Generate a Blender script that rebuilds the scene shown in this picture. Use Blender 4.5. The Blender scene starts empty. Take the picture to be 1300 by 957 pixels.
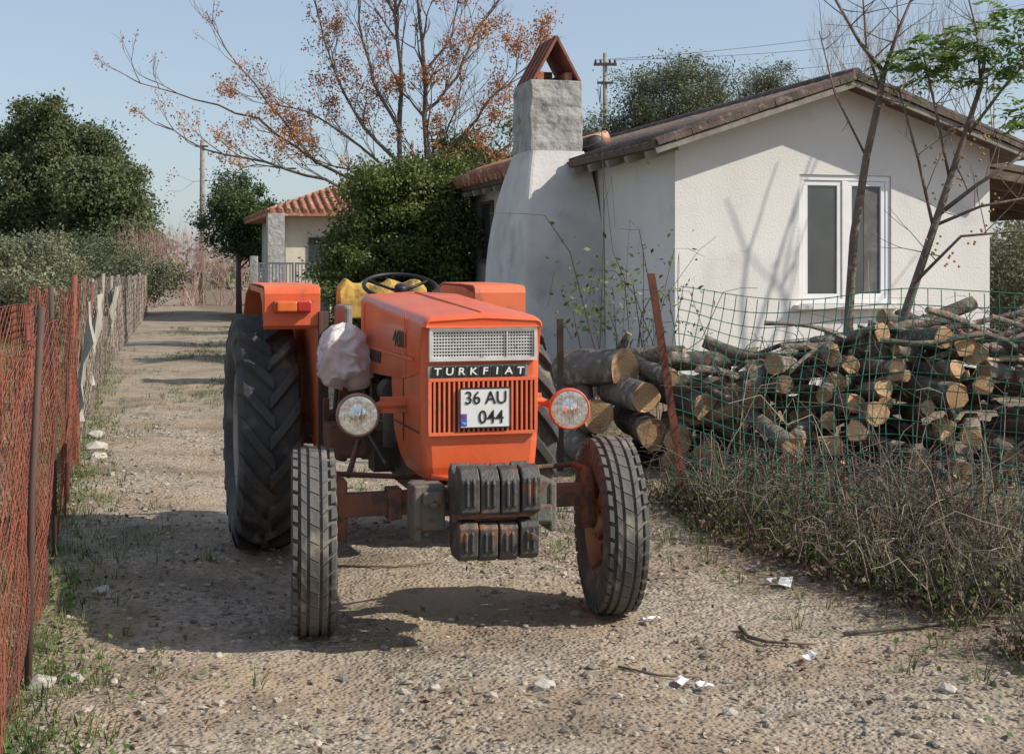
import bpy, math, random
import numpy as np
from mathutils import Vector, Matrix, noise, Euler
random.seed(7); rng=np.random.default_rng(7)
D=bpy.data; S=bpy.context.scene; COL=S.collection
R=random.uniform
# ---------------------------------------------------------------- helpers
def mat(name,c1,c2=None,scale=4,rough=.8,metal=0,bump=0,bscale=60,c3=None,s3=12,t3=.6,w3=.06,island=0,lo=.35,hi=.65,spec=.4,trans=0,coat=0,dust=None,dt=.5):
    m=D.materials.new(name); m.use_nodes=True; nt=m.node_tree; N=nt.nodes; L=nt.links
    b=N['Principled BSDF']; b.inputs['Roughness'].default_value=rough; b.inputs['Metallic'].default_value=metal
    b.inputs['Specular IOR Level'].default_value=spec
    if coat: b.inputs['Coat Weight'].default_value=coat; b.inputs['Coat Roughness'].default_value=.12
    tc=N.new('ShaderNodeTexCoord')
    def nz(s,det=6):
        n=N.new('ShaderNodeTexNoise'); n.inputs['Scale'].default_value=s; n.inputs['Detail'].default_value=det
        L.new(tc.outputs['Object'],n.inputs['Vector']); return n
    def ramp(src,a,bb,c=0,d=1):
        r=N.new('ShaderNodeMapRange'); r.inputs[1].default_value=a; r.inputs[2].default_value=bb; r.inputs[3].default_value=c; r.inputs[4].default_value=d; L.new(src,r.inputs[0]); return r.outputs[0]
    def mix(f,a,bb):
        x=N.new('ShaderNodeMix'); x.data_type='RGBA'
        L.new(f,x.inputs[0])
        for s_,i in ((a,6),(bb,7)):
            if isinstance(s_,(tuple,list)): x.inputs[i].default_value=(*s_,1)
            else: L.new(s_,x.inputs[i])
        return x.outputs[2]
    c2=c2 or tuple(v*.8 for v in c1)
    out=mix(ramp(nz(scale).outputs[0],lo,hi),c1,c2)
    if c3: out=mix(ramp(nz(s3,9).outputs[0],t3,t3+w3),out,c3)
    if dust: out=mix(ramp(nz(2.2,8).outputs[0],.38,.72,0,dt),out,dust)
    if island:
        g=N.new('ShaderNodeNewGeometry'); h=N.new('ShaderNodeHueSaturation')
        L.new(out,h.inputs['Color']); L.new(ramp(g.outputs['Random Per Island'],0,1,1-island,1+island),h.inputs['Value'])
        out=h.outputs[0]
    L.new(out,b.inputs['Base Color'])
    if bump:
        bp=N.new('ShaderNodeBump'); bp.inputs['Strength'].default_value=1; bp.inputs['Distance'].default_value=bump
        L.new(nz(bscale,8).outputs[0],bp.inputs['Height']); L.new(bp.outputs[0],b.inputs['Normal'])
    if trans:
        t=N.new('ShaderNodeBsdfTranslucent'); L.new(out,t.inputs[0]); ms=N.new('ShaderNodeMixShader'); ms.inputs[0].default_value=trans
        L.new(b.outputs[0],ms.inputs[1]); L.new(t.outputs[0],ms.inputs[2]); L.new(ms.outputs[0],N['Material Output'].inputs[0])
    return m
def finish(o,parent=None,label=None,cat=None,kind=None,group=None):
    COL.objects.link(o)
    if parent: o.parent=parent
    if label: o['label']=label
    if cat: o['category']=cat
    if kind: o['kind']=kind
    if group: o['group']=group
    return o
def empty(name,loc=(0,0,0),rz=0,parent=None,**k):
    o=D.objects.new(name,None); o.location=loc; o.rotation_euler=(0,0,rz); o.empty_display_size=.1
    return finish(o,parent,**k)
class MB:
    def __init__(s): s.v=[];s.f=[];s.m=[];s.s=[]
    def add(s,vs,fs,mi=0,sm=False):
        o=len(s.v); s.v+= [tuple(v) for v in vs]
        for f in fs: s.f.append(tuple(i+o for i in f)); s.m.append(mi); s.s.append(sm)
    def box(s,c,d,mi=0,rot=None,tx=1,ty=1):
        c=Vector(c); q=Euler(rot).to_matrix() if rot else Matrix.Identity(3)
        vs=[]
        for z in (-.5,.5):
            for x,y in ((-.5,-.5),(.5,-.5),(.5,.5),(-.5,.5)):
                k=(tx,ty) if z>0 else (1,1)
                vs.append(c+q@Vector((x*d[0]*k[0],y*d[1]*k[1],z*d[2])))
        s.add(vs,[(3,2,1,0),(4,5,6,7),(0,1,5,4),(1,2,6,5),(2,3,7,6),(3,0,4,7)],mi)
    def tube(s,pts,rs,n=8,mi=0,cap=True,sm=True,jit=0,capmi=None):
        pts=[Vector(p) for p in pts]
        if not isinstance(rs,(list,tuple)): rs=[rs]*len(pts)
        vs=[];prev=None
        for i,p in enumerate(pts):
            t=(pts[min(i+1,len(pts)-1)]-pts[max(i-1,0)])
            if t.length<1e-9: t=Vector((0,0,1))
            t.normalize()
            if prev is None:
                a=Vector((0,0,1)) if abs(t.z)<.9 else Vector((1,0,0)); u=t.cross(a).normalized()
            else:
                u=(prev-t*prev.dot(t)); 
                u=u.normalized() if u.length>1e-6 else t.orthogonal().normalized()
            prev=u; w=t.cross(u)
            for k in range(n):
                a=2*math.pi*k/n; r=rs[i]*(1+(R(-jit,jit) if jit else 0)); vs.append(p+u*math.cos(a)*r+w*math.sin(a)*r)
        fs=[]
        for i in range(len(pts)-1):
            for k in range(n):
                k2=(k+1)%n; fs.append((i*n+k,i*n+k2,(i+1)*n+k2,(i+1)*n+k))
        s.add(vs,fs,mi,sm)
        if cap:
            o=len(s.v)-len(vs); cm=mi if capmi is None else capmi
            s.f.append(tuple(o+k for k in reversed(range(n)))); s.m.append(cm); s.s.append(False)
            o2=o+(len(pts)-1)*n; s.f.append(tuple(o2+k for k in range(n))); s.m.append(cm); s.s.append(False)
    def lathe(s,prof,n=48,mi=0,sm=True,c=(0,0,0),axis='x'):
        vs=[]
        for x,r in prof:
            for k in range(n):
                a=2*math.pi*k/n; v=(x,r*math.cos(a),r*math.sin(a))
                if axis=='y': v=(v[1],v[0],v[2])
                if axis=='z': v=(v[1],v[2],v[0])
                vs.append((v[0]+c[0],v[1]+c[1],v[2]+c[2]))
        fs=[]
        for i in range(len(prof)-1):
            for k in range(n):
                k2=(k+1)%n; fs.append((i*n+k,i*n+k2,(i+1)*n+k2,(i+1)*n+k))
        s.add(vs,fs,mi,sm)
    def prism(s,poly,a,b,plane='yz',mi=0):
        n=len(poly)
        def P(u,v,w):
            return {'yz':(w,u,v),'xz':(u,w,v),'xy':(u,v,w)}[plane]
        vs=[P(u,v,a) for u,v in poly]+[P(u,v,b) for u,v in poly]
        fs=[tuple(reversed(range(n))),tuple(range(n,2*n))]+[(i,(i+1)%n,n+(i+1)%n,n+i) for i in range(n)]
        s.add(vs,fs,mi)
    def loft(s,secs,mi=0,sm=False,caps=True):
        n=len(secs[0]); vs=[v for q in secs for v in q]; fs=[]
        for i in range(len(secs)-1):
            for k in range(n): k2=(k+1)%n; fs.append((i*n+k,i*n+k2,(i+1)*n+k2,(i+1)*n+k))
        if caps: fs.append(tuple(reversed(range(n)))); fs.append(tuple((len(secs)-1)*n+k for k in range(n)))
        s.add(vs,fs,mi,sm)
    def obj(s,name,mats,parent=None,loc=None,rot=None,bevel=0,fix=True,**k):
        me=D.meshes.new(name); me.from_pydata(s.v,[],s.f)
        for m in (mats if isinstance(mats,(list,tuple)) else [mats]): me.materials.append(m)
        me.polygons.foreach_set('material_index',s.m); me.polygons.foreach_set('use_smooth',s.s); me.update()
        if fix and len(s.f)<60000:
            import bmesh
            bm=bmesh.new(); bm.from_mesh(me); bmesh.ops.recalc_face_normals(bm,faces=bm.faces); bm.to_mesh(me); bm.free()
        o=D.objects.new(name,me)
        if loc: o.location=loc
        if rot: o.rotation_euler=rot
        if bevel:
            b=o.modifiers.new('b','BEVEL'); b.width=bevel; b.segments=2; b.limit_method='ANGLE'; b.angle_limit=math.radians(40)
        return finish(o,parent,**k)
def quads(name,V,m,parent=None,**k):
    N=len(V); me=D.meshes.new(name); me.vertices.add(N*4); me.vertices.foreach_set('co',V.astype(np.float32).ravel())
    me.loops.add(N*4); me.loops.foreach_set('vertex_index',np.arange(N*4,dtype=np.int32))
    me.polygons.add(N); me.polygons.foreach_set('loop_start',np.arange(0,N*4,4,dtype=np.int32)); me.polygons.foreach_set('loop_total',np.full(N,4,dtype=np.int32))
    me.materials.append(m); me.update(); me.validate()
    o=D.objects.new(name,me); return finish(o,parent,**k)
def leafquads(P,size,aspect=2.2,up=0.0,svar=.4):
    N=len(P); n=rng.normal(size=(N,3)); n[:,2]+=up; n/=np.linalg.norm(n,axis=1)[:,None]
    t=rng.normal(size=(N,3)); t-= (t*n).sum(1)[:,None]*n; t/=np.linalg.norm(t,axis=1)[:,None]
    b=np.cross(n,t); s=size*(1+rng.uniform(-svar,svar,N))[:,None]
    w=s/aspect
    return np.stack([P-t*s*.5,P+b*w*.5-t*s*.05,P+t*s*.5,P-b*w*.5-t*s*.05],1)
def clumps(c,rad,n,shell=.55):
    d=rng.normal(size=(n,3)); d/=np.linalg.norm(d,axis=1)[:,None]
    r=rng.uniform(shell,1,n)[:,None]
    j=1+.18*rng.normal(size=(n,1))
    return np.array(c)+d*r*j*np.array(rad)
def foliage(cl,per,cr):
    P=np.repeat(cl,per,0); sc=np.repeat(rng.uniform(.6,1.3,len(cl)),per)[:,None]
    return P+rng.normal(size=P.shape)*cr*sc*np.array([1,1,.75])
def text(body,size,parent,loc,rot,m,name='lettering',sx=1,bold=0.0,shear=0,**k):
    cu=D.curves.new('t','FONT'); cu.body=body; cu.size=size; cu.align_x='CENTER'; cu.align_y='CENTER'; cu.extrude=.0015; cu.offset=size*bold; cu.shear=shear
    o=D.objects.new('t',cu); COL.objects.link(o); bpy.context.view_layer.update()
    me=D.meshes.new_from_object(o.evaluated_get(bpy.context.evaluated_depsgraph_get())); D.objects.remove(o)
    me.materials.clear(); me.materials.append(m); me.name=name
    ob=D.objects.new(name,me); ob.location=loc; ob.rotation_euler=rot; ob.scale=(sx,1,1); return finish(ob,parent,**k)
# ---------------------------------------------------------------- materials
M_or=mat('orange_paint',(.78,.125,.035),(.68,.10,.028),3,.38,c3=(.38,.12,.06),s3=6,t3=.61,w3=.10,bump=.0015,bscale=25,spec=.5,coat=.1,dust=(.62,.25,.13),dt=.42)
M_or2=mat('orange_faded',(.78,.15,.05),(.68,.11,.035),4,.5,c3=(.32,.11,.06),s3=10,t3=.6,w3=.08,bump=.001,bscale=60,dust=(.60,.28,.16),dt=.42)
M_tyre=mat('tyre_rubber',(.055,.052,.050),(.085,.079,.072),5,.8,bump=.003,bscale=60,c3=(.19,.165,.13),s3=7,t3=.56,w3=.15)
M_tyreg=mat('dusty_tyre',(.085,.080,.074),(.13,.12,.108),6,.85,bump=.003,bscale=50,c3=(.24,.21,.17),s3=9,t3=.55,w3=.15)
M_rim=mat('rusty_rim',(.42,.27,.165),(.26,.13,.07),6,.8,bump=.002,bscale=40,c3=(.11,.05,.03),s3=12,t3=.54)
M_rimr=mat('grey_rim',(.42,.40,.36),(.28,.25,.21),6,.7,bump=.002,bscale=40,c3=(.18,.09,.05),s3=14,t3=.6)
M_axle=mat('rusty_axle',(.15,.075,.052),(.22,.095,.055),8,.85,bump=.003,bscale=60,c3=(.09,.065,.05),s3=18,t3=.52)
M_iron=mat('cast_iron',(.045,.043,.042),(.085,.075,.068),9,.55,bump=.006,bscale=35,c3=(.19,.10,.06),s3=7,t3=.57,w3=.1)
M_green=mat('greenish_iron',(.11,.125,.108),(.17,.135,.105),9,.75,bump=.004,bscale=50,c3=(.14,.065,.04),s3=12,t3=.56)
M_engine=mat('greasy_engine',(.045,.036,.03),(.085,.06,.045),12,.55,bump=.004,bscale=50,c3=(.18,.09,.05),s3=16,t3=.6)
M_black=mat('black',(.012,.012,.013),(.02,.02,.02),8,.5)
M_chrome=mat('dull_chrome',(.78,.77,.74),(.62,.60,.57),14,.32,metal=.45,c3=(.35,.28,.2),s3=30,t3=.66)
M_mirror=mat('reflector',(.85,.84,.80),(.62,.60,.56),26,.16,metal=.9,bump=.004,bscale=45,coat=1.0)
M_white=mat('white_plate',(.74,.74,.72),(.62,.61,.58),9,.5)
M_blue=mat('plate_blue',(.02,.12,.50),None,9,.5)
M_letter=mat('letter_light',(.82,.80,.74),None,9,.5)
M_ored=mat('lamp_shell_red',(.60,.12,.06),(.5,.09,.05),6,.5,c3=(.25,.10,.06),s3=20,t3=.58)
M_oshell=mat('lamp_shell_brown',(.34,.20,.13),(.24,.13,.09),6,.6,c3=(.5,.2,.1),s3=20,t3=.58)
M_amber=mat('amber_lens',(.75,.20,.03),(.6,.08,.02),9,.25,spec=.7)
M_redl=mat('red_lens',(.45,.02,.015),None,9,.25,spec=.7)
M_yel=mat('ochre_seat',(.56,.36,.08),(.36,.22,.06),9,.85,bump=.014,bscale=12,c3=(.16,.11,.06),s3=7,t3=.52)
M_greyseat=mat('grey_vinyl',(.26,.26,.25),(.16,.16,.15),7,.7,bump=.004,bscale=20)
M_stucco=mat('stucco_white',(.74,.72,.68),(.66,.64,.605),.9,.95,bump=.0045,bscale=44,c3=(.53,.51,.475),s3=1.6,t3=.56,w3=.25)
M_chim=mat('stucco_grey',(.66,.635,.60),(.52,.50,.47),1.5,.95,bump=.006,bscale=22,c3=(.37,.355,.34),s3=2.2,t3=.54,w3=.22)
M_conc=mat('rough_concrete',(.42,.41,.38),(.30,.29,.27),5,.95,bump=.035,bscale=9,c3=(.20,.19,.17),s3=6,t3=.58,w3=.1)
M_tilebr=mat('brown_tile',(.085,.065,.056),(.15,.11,.092),6,.9,bump=.01,bscale=30,c3=(.22,.17,.135),s3=12,t3=.60)
M_tile=mat('terracotta',(.40,.17,.10),(.30,.125,.075),5,.9,bump=.01,bscale=30,c3=(.46,.32,.23),s3=9,t3=.55,island=.2)
M_brick=mat('brick_red',(.32,.12,.085),(.22,.085,.06),9,.9,bump=.006,bscale=50,c3=(.12,.07,.06),s3=14,t3=.6)
M_wood=mat('old_timber',(.16,.12,.09),(.10,.075,.055),8,.9,bump=.006,bscale=40)
M_greytimber=mat('grey_timber',(.30,.27,.23),(.20,.18,.155),8,.9,bump=.006,bscale=40)
M_pvc=mat('white_pvc',(.80,.80,.79),(.74,.74,.72),3,.35)
M_glass=mat('window_glass',(.035,.045,.05),(.06,.07,.075),2,.06,spec=.9)
M_bark=mat('bark',(.18,.145,.115),(.10,.08,.063),9,.95,bump=.016,bscale=30,c3=(.29,.255,.21),s3=12,t3=.55,w3=.12)
M_barkl=mat('bark_smooth',(.18,.14,.11),(.12,.092,.072),14,.85,bump=.004,bscale=60,c3=(.27,.23,.19),s3=25,t3=.6)
M_twig=mat('twig',(.20,.15,.115),(.27,.21,.16),5,.9,island=.3)
M_twigp=mat('twig_pink',(.52,.34,.31),(.42,.26,.23),5,.9,island=.3)
M_leafp=mat('leaf_pine',(.085,.115,.045),(.14,.155,.07),.25,.75,island=.45,trans=.25)
M_leafd=mat('leaf_dark',(.045,.085,.025),(.08,.12,.04),.5,.6,island=.45,trans=.25)
M_leafo=mat('leaf_olive',(.11,.13,.07),(.17,.18,.11),.5,.6,island=.4,trans=.2)
M_leafs=mat('leaf_scrub',(.19,.20,.11),(.24,.23,.14),.5,.7,island=.4,trans=.2)
M_leafv=mat('leaf_vivid',(.13,.22,.05),(.20,.28,.08),3,.5,island=.35,trans=.45)
M_weed=mat('leaf_weed',(.07,.14,.03),(.11,.18,.045),3,.6,island=.4,trans=.3)
M_ivy=mat('leaf_ivy',(.065,.11,.022),(.17,.19,.05),1.2,.5,island=.5,trans=.3)
M_berry=mat('dry_orange_berries',(.60,.27,.09),(.44,.20,.09),2,.7,island=.45,trans=.25)
M_dry=mat('dry_stems',(.32,.26,.19),(.20,.16,.12),3,.9,island=.5)
M_dryd=mat('dark_dry_stems',(.13,.10,.075),(.08,.06,.048),3,.9,island=.5)
M_grass=mat('grass',(.10,.15,.04),(.17,.18,.07),2,.7,island=.4,trans=.25)
M_litter=mat('leaf_litter',(.20,.14,.09),(.12,.085,.055),3,.9,island=.5)
M_rust=mat('rust_red_netting',(.22,.062,.036),(.12,.045,.03),2.5,.85,island=.3)
M_rustpost=mat('rusty_post',(.24,.08,.05),(.12,.05,.035),9,.85,bump=.003,bscale=50)
M_net=mat('pale_netting',(.24,.20,.16),(.15,.115,.09),1.5,.85,island=.3)
M_cloth=mat('worn_cloth',(.40,.38,.33),(.25,.23,.19),3,.85)
M_gwire=mat('green_wire',(.025,.14,.085),(.04,.18,.11),6,.5)
M_darkpost=mat('dark_post',(.07,.055,.045),(.11,.06,.045),9,.8)
M_stone=mat('gravel_stone',(.37,.32,.25),(.22,.195,.16),3,.9,bump=.003,bscale=60,island=.5)
M_stonew=mat('pale_stone',(.46,.42,.36),(.35,.32,.27),6,.9,bump=.006,bscale=30)
M_bag=mat('pale_plastic',(.90,.86,.84),(.86,.76,.73),4,.25,trans=.38,bump=.02,bscale=16)
M_paper=mat('white_litter',(.7,.7,.7),(.55,.55,.55),9,.6)
M_cream=mat('cream_wall',(.62,.57,.46),(.52,.48,.39),2,.9,bump=.01,bscale=10)
M_gate=mat('grey_gate',(.20,.21,.22),(.14,.15,.16),6,.6)
M_wire=mat('wire_dark',(.10,.10,.11),None,6,.6)
M_cut=mat('cut_wood',(.64,.42,.22),(.46,.28,.14),4,.85,bump=.004,bscale=40,c3=(.26,.15,.08),s3=7,t3=.58,w3=.15)
nt=M_cut.node_tree; N=nt.nodes; L=nt.links
w=N.new('ShaderNodeTexWave'); w.wave_type='RINGS'; w.rings_direction='X'; w.inputs['Scale'].default_value=14; w.inputs['Distortion'].default_value=3
tcn=[n for n in N if n.type=='TEX_COORD'][0]; L.new(tcn.outputs['Object'],w.inputs['Vector'])
oi=N.new('ShaderNodeObjectInfo'); hs=N.new('ShaderNodeHueSaturation'); mr=N.new('ShaderNodeMapRange'); mr.inputs[3].default_value=.6; mr.inputs[4].default_value=1.2
L.new(oi.outputs['Random'],mr.inputs[0]); L.new(mr.outputs[0],hs.inputs['Value'])
b=N['Principled BSDF']; src=b.inputs['Base Color'].links[0].from_socket
mx=N.new('ShaderNodeMix'); mx.data_type='RGBA'; mx.blend_type='MULTIPLY'; mx.inputs[0].default_value=.25
L.new(src,mx.inputs[6]); L.new(w.outputs[0],mx.inputs[7]); L.new(mx.outputs[2],hs.inputs['Color']); L.new(hs.outputs[0],b.inputs['Base Color'])
nt=M_bark.node_tree; N=nt.nodes; L=nt.links
oi=N.new('ShaderNodeObjectInfo'); hs=N.new('ShaderNodeHueSaturation'); mr=N.new('ShaderNodeMapRange'); mr.inputs[3].default_value=.65; mr.inputs[4].default_value=1.5
L.new(oi.outputs['Random'],mr.inputs[0]); L.new(mr.outputs[0],hs.inputs['Value']); b=N['Principled BSDF']; src=b.inputs['Base Color'].links[0].from_socket
L.new(src,hs.inputs['Color']); L.new(hs.outputs[0],b.inputs['Base Color'])
# ---------------------------------------------------------------- world, sun, camera
W=D.worlds.new('World'); S.world=W; W.use_nodes=True; nt=W.node_tree
sk=nt.nodes.new('ShaderNodeTexSky'); sk.sky_type='NISHITA'; sk.sun_disc=False
SV=Vector((.98,-.24,0)).normalized(); EL=math.radians(38); SV=Vector((SV.x*math.cos(EL),SV.y*math.cos(EL),math.sin(EL)))
sk.sun_elevation=EL; sk.sun_rotation=math.atan2(SV.x,SV.y); sk.air_density=1.0; sk.dust_density=1.2; sk.ozone_density=1.5
bg=nt.nodes['Background']; bg.inputs[1].default_value=.14
mxs=nt.nodes.new('ShaderNodeMix'); mxs.data_type='RGBA'; mxs.inputs[0].default_value=.42; mxs.inputs[7].default_value=(3.7,4.3,5.2,1)
nt.links.new(sk.outputs[0],mxs.inputs[6]); nt.links.new(mxs.outputs[2],bg.inputs[0])
sl=D.lights.new('sun','SUN'); sl.energy=5.0; sl.angle=math.radians(.5); sl.color=(1,.935,.83)
so=D.objects.new('sun',sl); so.rotation_euler=SV.to_track_quat('Z','Y').to_euler(); COL.objects.link(so)
cam=D.cameras.new('camera'); co=D.objects.new('camera',cam); COL.objects.link(co)
co.location=(0,0,1.5); co.rotation_euler=(math.radians(90),0,0)
cam.sensor_width=36; cam.lens=1750/1300*36; cam.shift_y=-133.5/1300; cam.clip_end=5000; cam.clip_start=.05
S.camera=co
S.view_settings.view_transform='Standard'; S.view_settings.look='None'; S.view_settings.exposure=0
# ---------------------------------------------------------------- ground
def axisv(a,b,st,far,neg=True):
    v=list(np.arange(a,b,st)); x=b; d=st
    while x<far: v.append(x); d*=1.25; x+=d
    v.append(far)
    if neg:
        x=a; d=st
        while x>-far: d*=1.25; x-=d; v.insert(0,x)
    return np.array(v)
gx=axisv(-5,5.5,.05,2500); gy=axisv(3.6,13,.05,3000,False); gy=np.concatenate([[-30,-8,0,2,3],gy])
def gh(x,y):
    u=x*.961+y*.277
    p=Vector((x,y,0)); n=noise.noise(p*.5)*.05+noise.noise(p*2.1)*.018
    if y<16 and abs(x)<6: n+=noise.noise(p*7)*.010+noise.noise(p*19)*.005
    rut=0
    if 0<u<3.2: rut=-.03*(math.exp(-((u-.8)/.25)**2)+math.exp(-((u-2.15)/.25)**2))
    rr=.0
    if u>3.2 and y<30: rr=min(.10,(u-3.2)*.1)
    k=1 if y<60 else 0
    w=1.0
    for cx,cy in ((-.82,5.73),(.44,6.1),(-1.38,7.56),(-.07,7.95)):
        w=min(w,min(1,max(0,((x-cx)**2+(y-cy)**2)/.25)))
    return (n+rut)*k*w+rr
X,Y=np.meshgrid(gx,gy); V=[(x,y,gh(x,y)) for x,y in zip(X.ravel(),Y.ravel())]
nx,ny=len(gx),len(gy)
F=[(j*nx+i,j*nx+i+1,(j+1)*nx+i+1,(j+1)*nx+i) for j in range(ny-1) for i in range(nx-1)]
me=D.meshes.new('ground'); me.from_pydata(V,[],F); me.polygons.foreach_set('use_smooth',[True]*len(F))
g=D.materials.new('ground'); g.use_nodes=True; nt=g.node_tree; N=nt.nodes; L=nt.links; b=N['Principled BSDF']; b.inputs['Roughness'].default_value=.95; b.inputs['Specular IOR Level'].default_value=.2
tc=N.new('ShaderNodeTexCoord').outputs['Object']
def nz(s,d=8):
    n=N.new('ShaderNodeTexNoise'); n.inputs['Scale'].default_value=s; n.inputs['Detail'].default_value=d; L.new(tc,n.inputs[0]); return n.outputs[0]
def rp(src,a,b_,c=0,d=1):
    r=N.new('ShaderNodeMapRange'); r.inputs[1].default_value=a; r.inputs[2].default_value=b_; r.inputs[3].default_value=c; r.inputs[4].default_value=d; L.new(src,r.inputs[0]); return r.outputs[0]
def mx(f,a,c):
    x=N.new('ShaderNodeMix'); x.data_type='RGBA'
    if isinstance(f,float): x.inputs[0].default_value=f
    else: L.new(f,x.inputs[0])
    for s_,i in ((a,6),(c,7)):
        if isinstance(s_,tuple): x.inputs[i].default_value=(*s_,1)
        else: L.new(s_,x.inputs[i])
    return x.outputs[2]
def mth(op,a,c):
    m=N.new('ShaderNodeMath'); m.operation=op
    for s_,i in ((a,0),(c,1)):
        if isinstance(s_,(int,float)): m.inputs[i].default_value=s_
        else: L.new(s_,m.inputs[i])
    return m.outputs[0]
dp=N.new('ShaderNodeVectorMath'); dp.operation='DOT_PRODUCT'; dp.inputs[1].default_value=(.961,.277,0); L.new(tc,dp.inputs[0]); u=dp.outputs['Value']
uu=mth('ADD',u,rp(nz(.8),.3,.7,-.7,.7))
dirt=mx(rp(nz(1.3),.35,.65),(.39,.30,.21),(.27,.205,.145))
grav=mx(rp(nz(22),.4,.6),(.42,.35,.265),(.24,.20,.155))
vo=N.new('ShaderNodeTexVoronoi'); vo.inputs['Scale'].default_value=46; L.new(tc,vo.inputs['Vector'])
sp=N.new('ShaderNodeSeparateColor'); L.new(vo.outputs['Color'],sp.inputs[0])
stc=mx(rp(sp.outputs[0],0,1),(.18,.16,.13),(.50,.43,.34))
grav=mx(rp(vo.outputs['Distance'],.25,.55,.75,0),grav,stc)
pathc=mx(rp(nz(.9),.42,.58),dirt,grav)
grs=mx(rp(nz(6),.4,.6),(.13,.16,.055),(.24,.21,.11))
grs=mx(rp(nz(.7),.36,.58),grs,(.27,.21,.14))
lm=rp(uu,-.7,-.1)
c=mx(lm,grs,pathc)
c=mx(rp(uu,3.0,3.6),c,mx(rp(nz(9),.4,.6),(.17,.125,.09),(.26,.195,.135)))
c=mx(rp(nz(2.2),.60,.70,0,.6),c,(.17,.17,.08))
c=mx(rp(nz(1.7),.52,.66,0,.6),c,(.15,.12,.088))
c=mx(rp(nz(5.5),.58,.70,0,.5),c,(.13,.105,.082))
L.new(c,b.inputs['Base Color'])
bp=N.new('ShaderNodeBump'); bp.inputs['Distance'].default_value=.02
hh=mth('ADD',mth('MULTIPLY',rp(vo.outputs['Distance'],0,.6,1,0),.45),mth('MULTIPLY',nz(14),1.2)); L.new(hh,bp.inputs['Height']); L.new(bp.outputs[0],b.inputs['Normal'])
me.materials.append(g); finish(D.objects.new('ground',me),kind='structure')
def G(x,y): return gh(x,y)
t=(1+5**.5)/2
ico=np.array([(-1,t,0),(1,t,0),(-1,-t,0),(1,-t,0),(0,-1,t),(0,1,t),(0,-1,-t),(0,1,-t),(t,0,-1),(t,0,1),(-t,0,-1),(-t,0,1)])/1.9
icf=[(0,11,5),(0,5,1),(0,1,7),(0,7,10),(0,10,11),(1,5,9),(5,11,4),(11,10,2),(10,7,6),(7,1,8),(3,9,4),(3,4,2),(3,2,6),(3,6,8),(3,8,9),(4,9,5),(2,4,11),(6,2,10),(8,6,7),(9,8,1)]
def stones(name,n,fn,s0,s1,m,**k):
    mb=MB()
    for i in range(n):
        x,y=fn(); s=s0*(s1/s0)**(random.random()**2.4)
        q=Euler((R(0,6),R(0,6),R(0,6))).to_matrix(); sc=np.array([R(.7,1.3),R(.6,1.1),R(.45,.8)])*s
        v=ico*rng.uniform(.75,1.15,(12,1))
        A=(v@np.array(q).T)*sc; z=G(x,y)+s*R(-.1,.3); A+=np.array([x,y,z])
        mb.add(A.tolist(),icf,0,False)
    return mb.obj(name,m,fix=False,**k)
def inpath():
    while True:
        y=3.8+(random.random()**1.6)*11; x=R(-4.5,3.2); uu=x*.961+y*.277
        if -.45<uu<3.9 and noise.noise(Vector((x*.9,y*.9,3)))>-.12+R(-.2,.2): return x,y
stones('gravel',13000,inpath,.004,.024,M_stone,kind='stuff')
for i,(x,y,s) in enumerate([(-1.72,5.0,.06),(-1.62,5.1,.04),(.12,4.95,.045),(-.28,4.98,.025),(-3.5,11.6,.10),(-3.3,11.0,.08),(-3.75,12.4,.09),(1.55,4.9,.04),(.75,4.75,.03),(-1.9,6.4,.05)]):
    v=ico*rng.uniform(.75,1.15,(12,1))*np.array([1.2,.9,.6])*s
    mb=MB(); mb.add(v.tolist(),icf,0,False)
    mb.obj('rock',M_stonew,loc=(x,y,G(x,y)+s*.2),rot=(0,0,R(0,6)),bevel=.004,label='small pale rock lying on the gravel track',cat='rock',group='rocks on the track')
def tufts(name,n,fn,h,m,**k):
    Vs=[]
    for i in range(n):
        x,y=fn(); z=G(x,y)
        for j in range(random.randint(5,12)):
            a=R(0,6.28); r=R(0,.05); hh=h*R(.3,1.2); l=R(.3,1.3)*hh; bx=x+math.cos(a)*r; by=y+math.sin(a)*r; w=.003
            dx,dy=math.cos(a),math.sin(a)
            Vs.append([(bx-dy*w,by+dx*w,z-.01),(bx+dy*w,by-dx*w,z-.01),(bx+dx*l+dy*w*.3,by+dy*l-dx*w*.3,z+hh),(bx+dx*l-dy*w*.3,by+dy*l+dx*w*.3,z+hh)])
    return quads(name,np.array(Vs),m,**k)
def verge():
    y=3.8+random.random()**1.5*26; uu=random.gauss(-.45,.22); return (uu-.277*y)/.961,y
def verge2():
    y=4.2+random.random()*14; uu=random.gauss(3.8,.5); return (uu-.277*y)/.961,y
def field():
    y=6+random.random()**1.5*40; uu=R(-9,-1.0); return (uu-.277*y)/.961,y
def centre():
    while True:
        y=7+random.random()**1.2*30; uu=random.gauss(1.5,.9)
        x=(uu-.277*y)/.961
        if noise.noise(Vector((x*.6,y*.4,9)))>.05: return x,y
tufts('verge_grass',2600,verge,.06,M_grass,kind='stuff')
tufts('right_verge_grass',900,verge2,.08,M_grass,kind='stuff')
tufts('field_grass',7000,field,.22,M_grass,kind='stuff')
tufts('track_grass',1200,centre,.05,M_grass,kind='stuff')
P=np.array([(lambda p:(p[0],p[1],G(*p)+.012))(random.choice((verge,verge2,inpath,verge2,inpath))()) for i in range(6500)])
quads('leaf_litter',leafquads(P,.030,1.8,up=3),M_litter,kind='stuff')
def weedpt():
    while True:
        x,y=random.choice((verge,verge2,verge))()
        if noise.noise(Vector((x*1.5,y*1.5,4)))>.05: return x,y
P=np.array([(lambda p:(p[0],p[1],G(*p)+R(.01,.05)))(weedpt()) for i in range(7000)])
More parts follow.
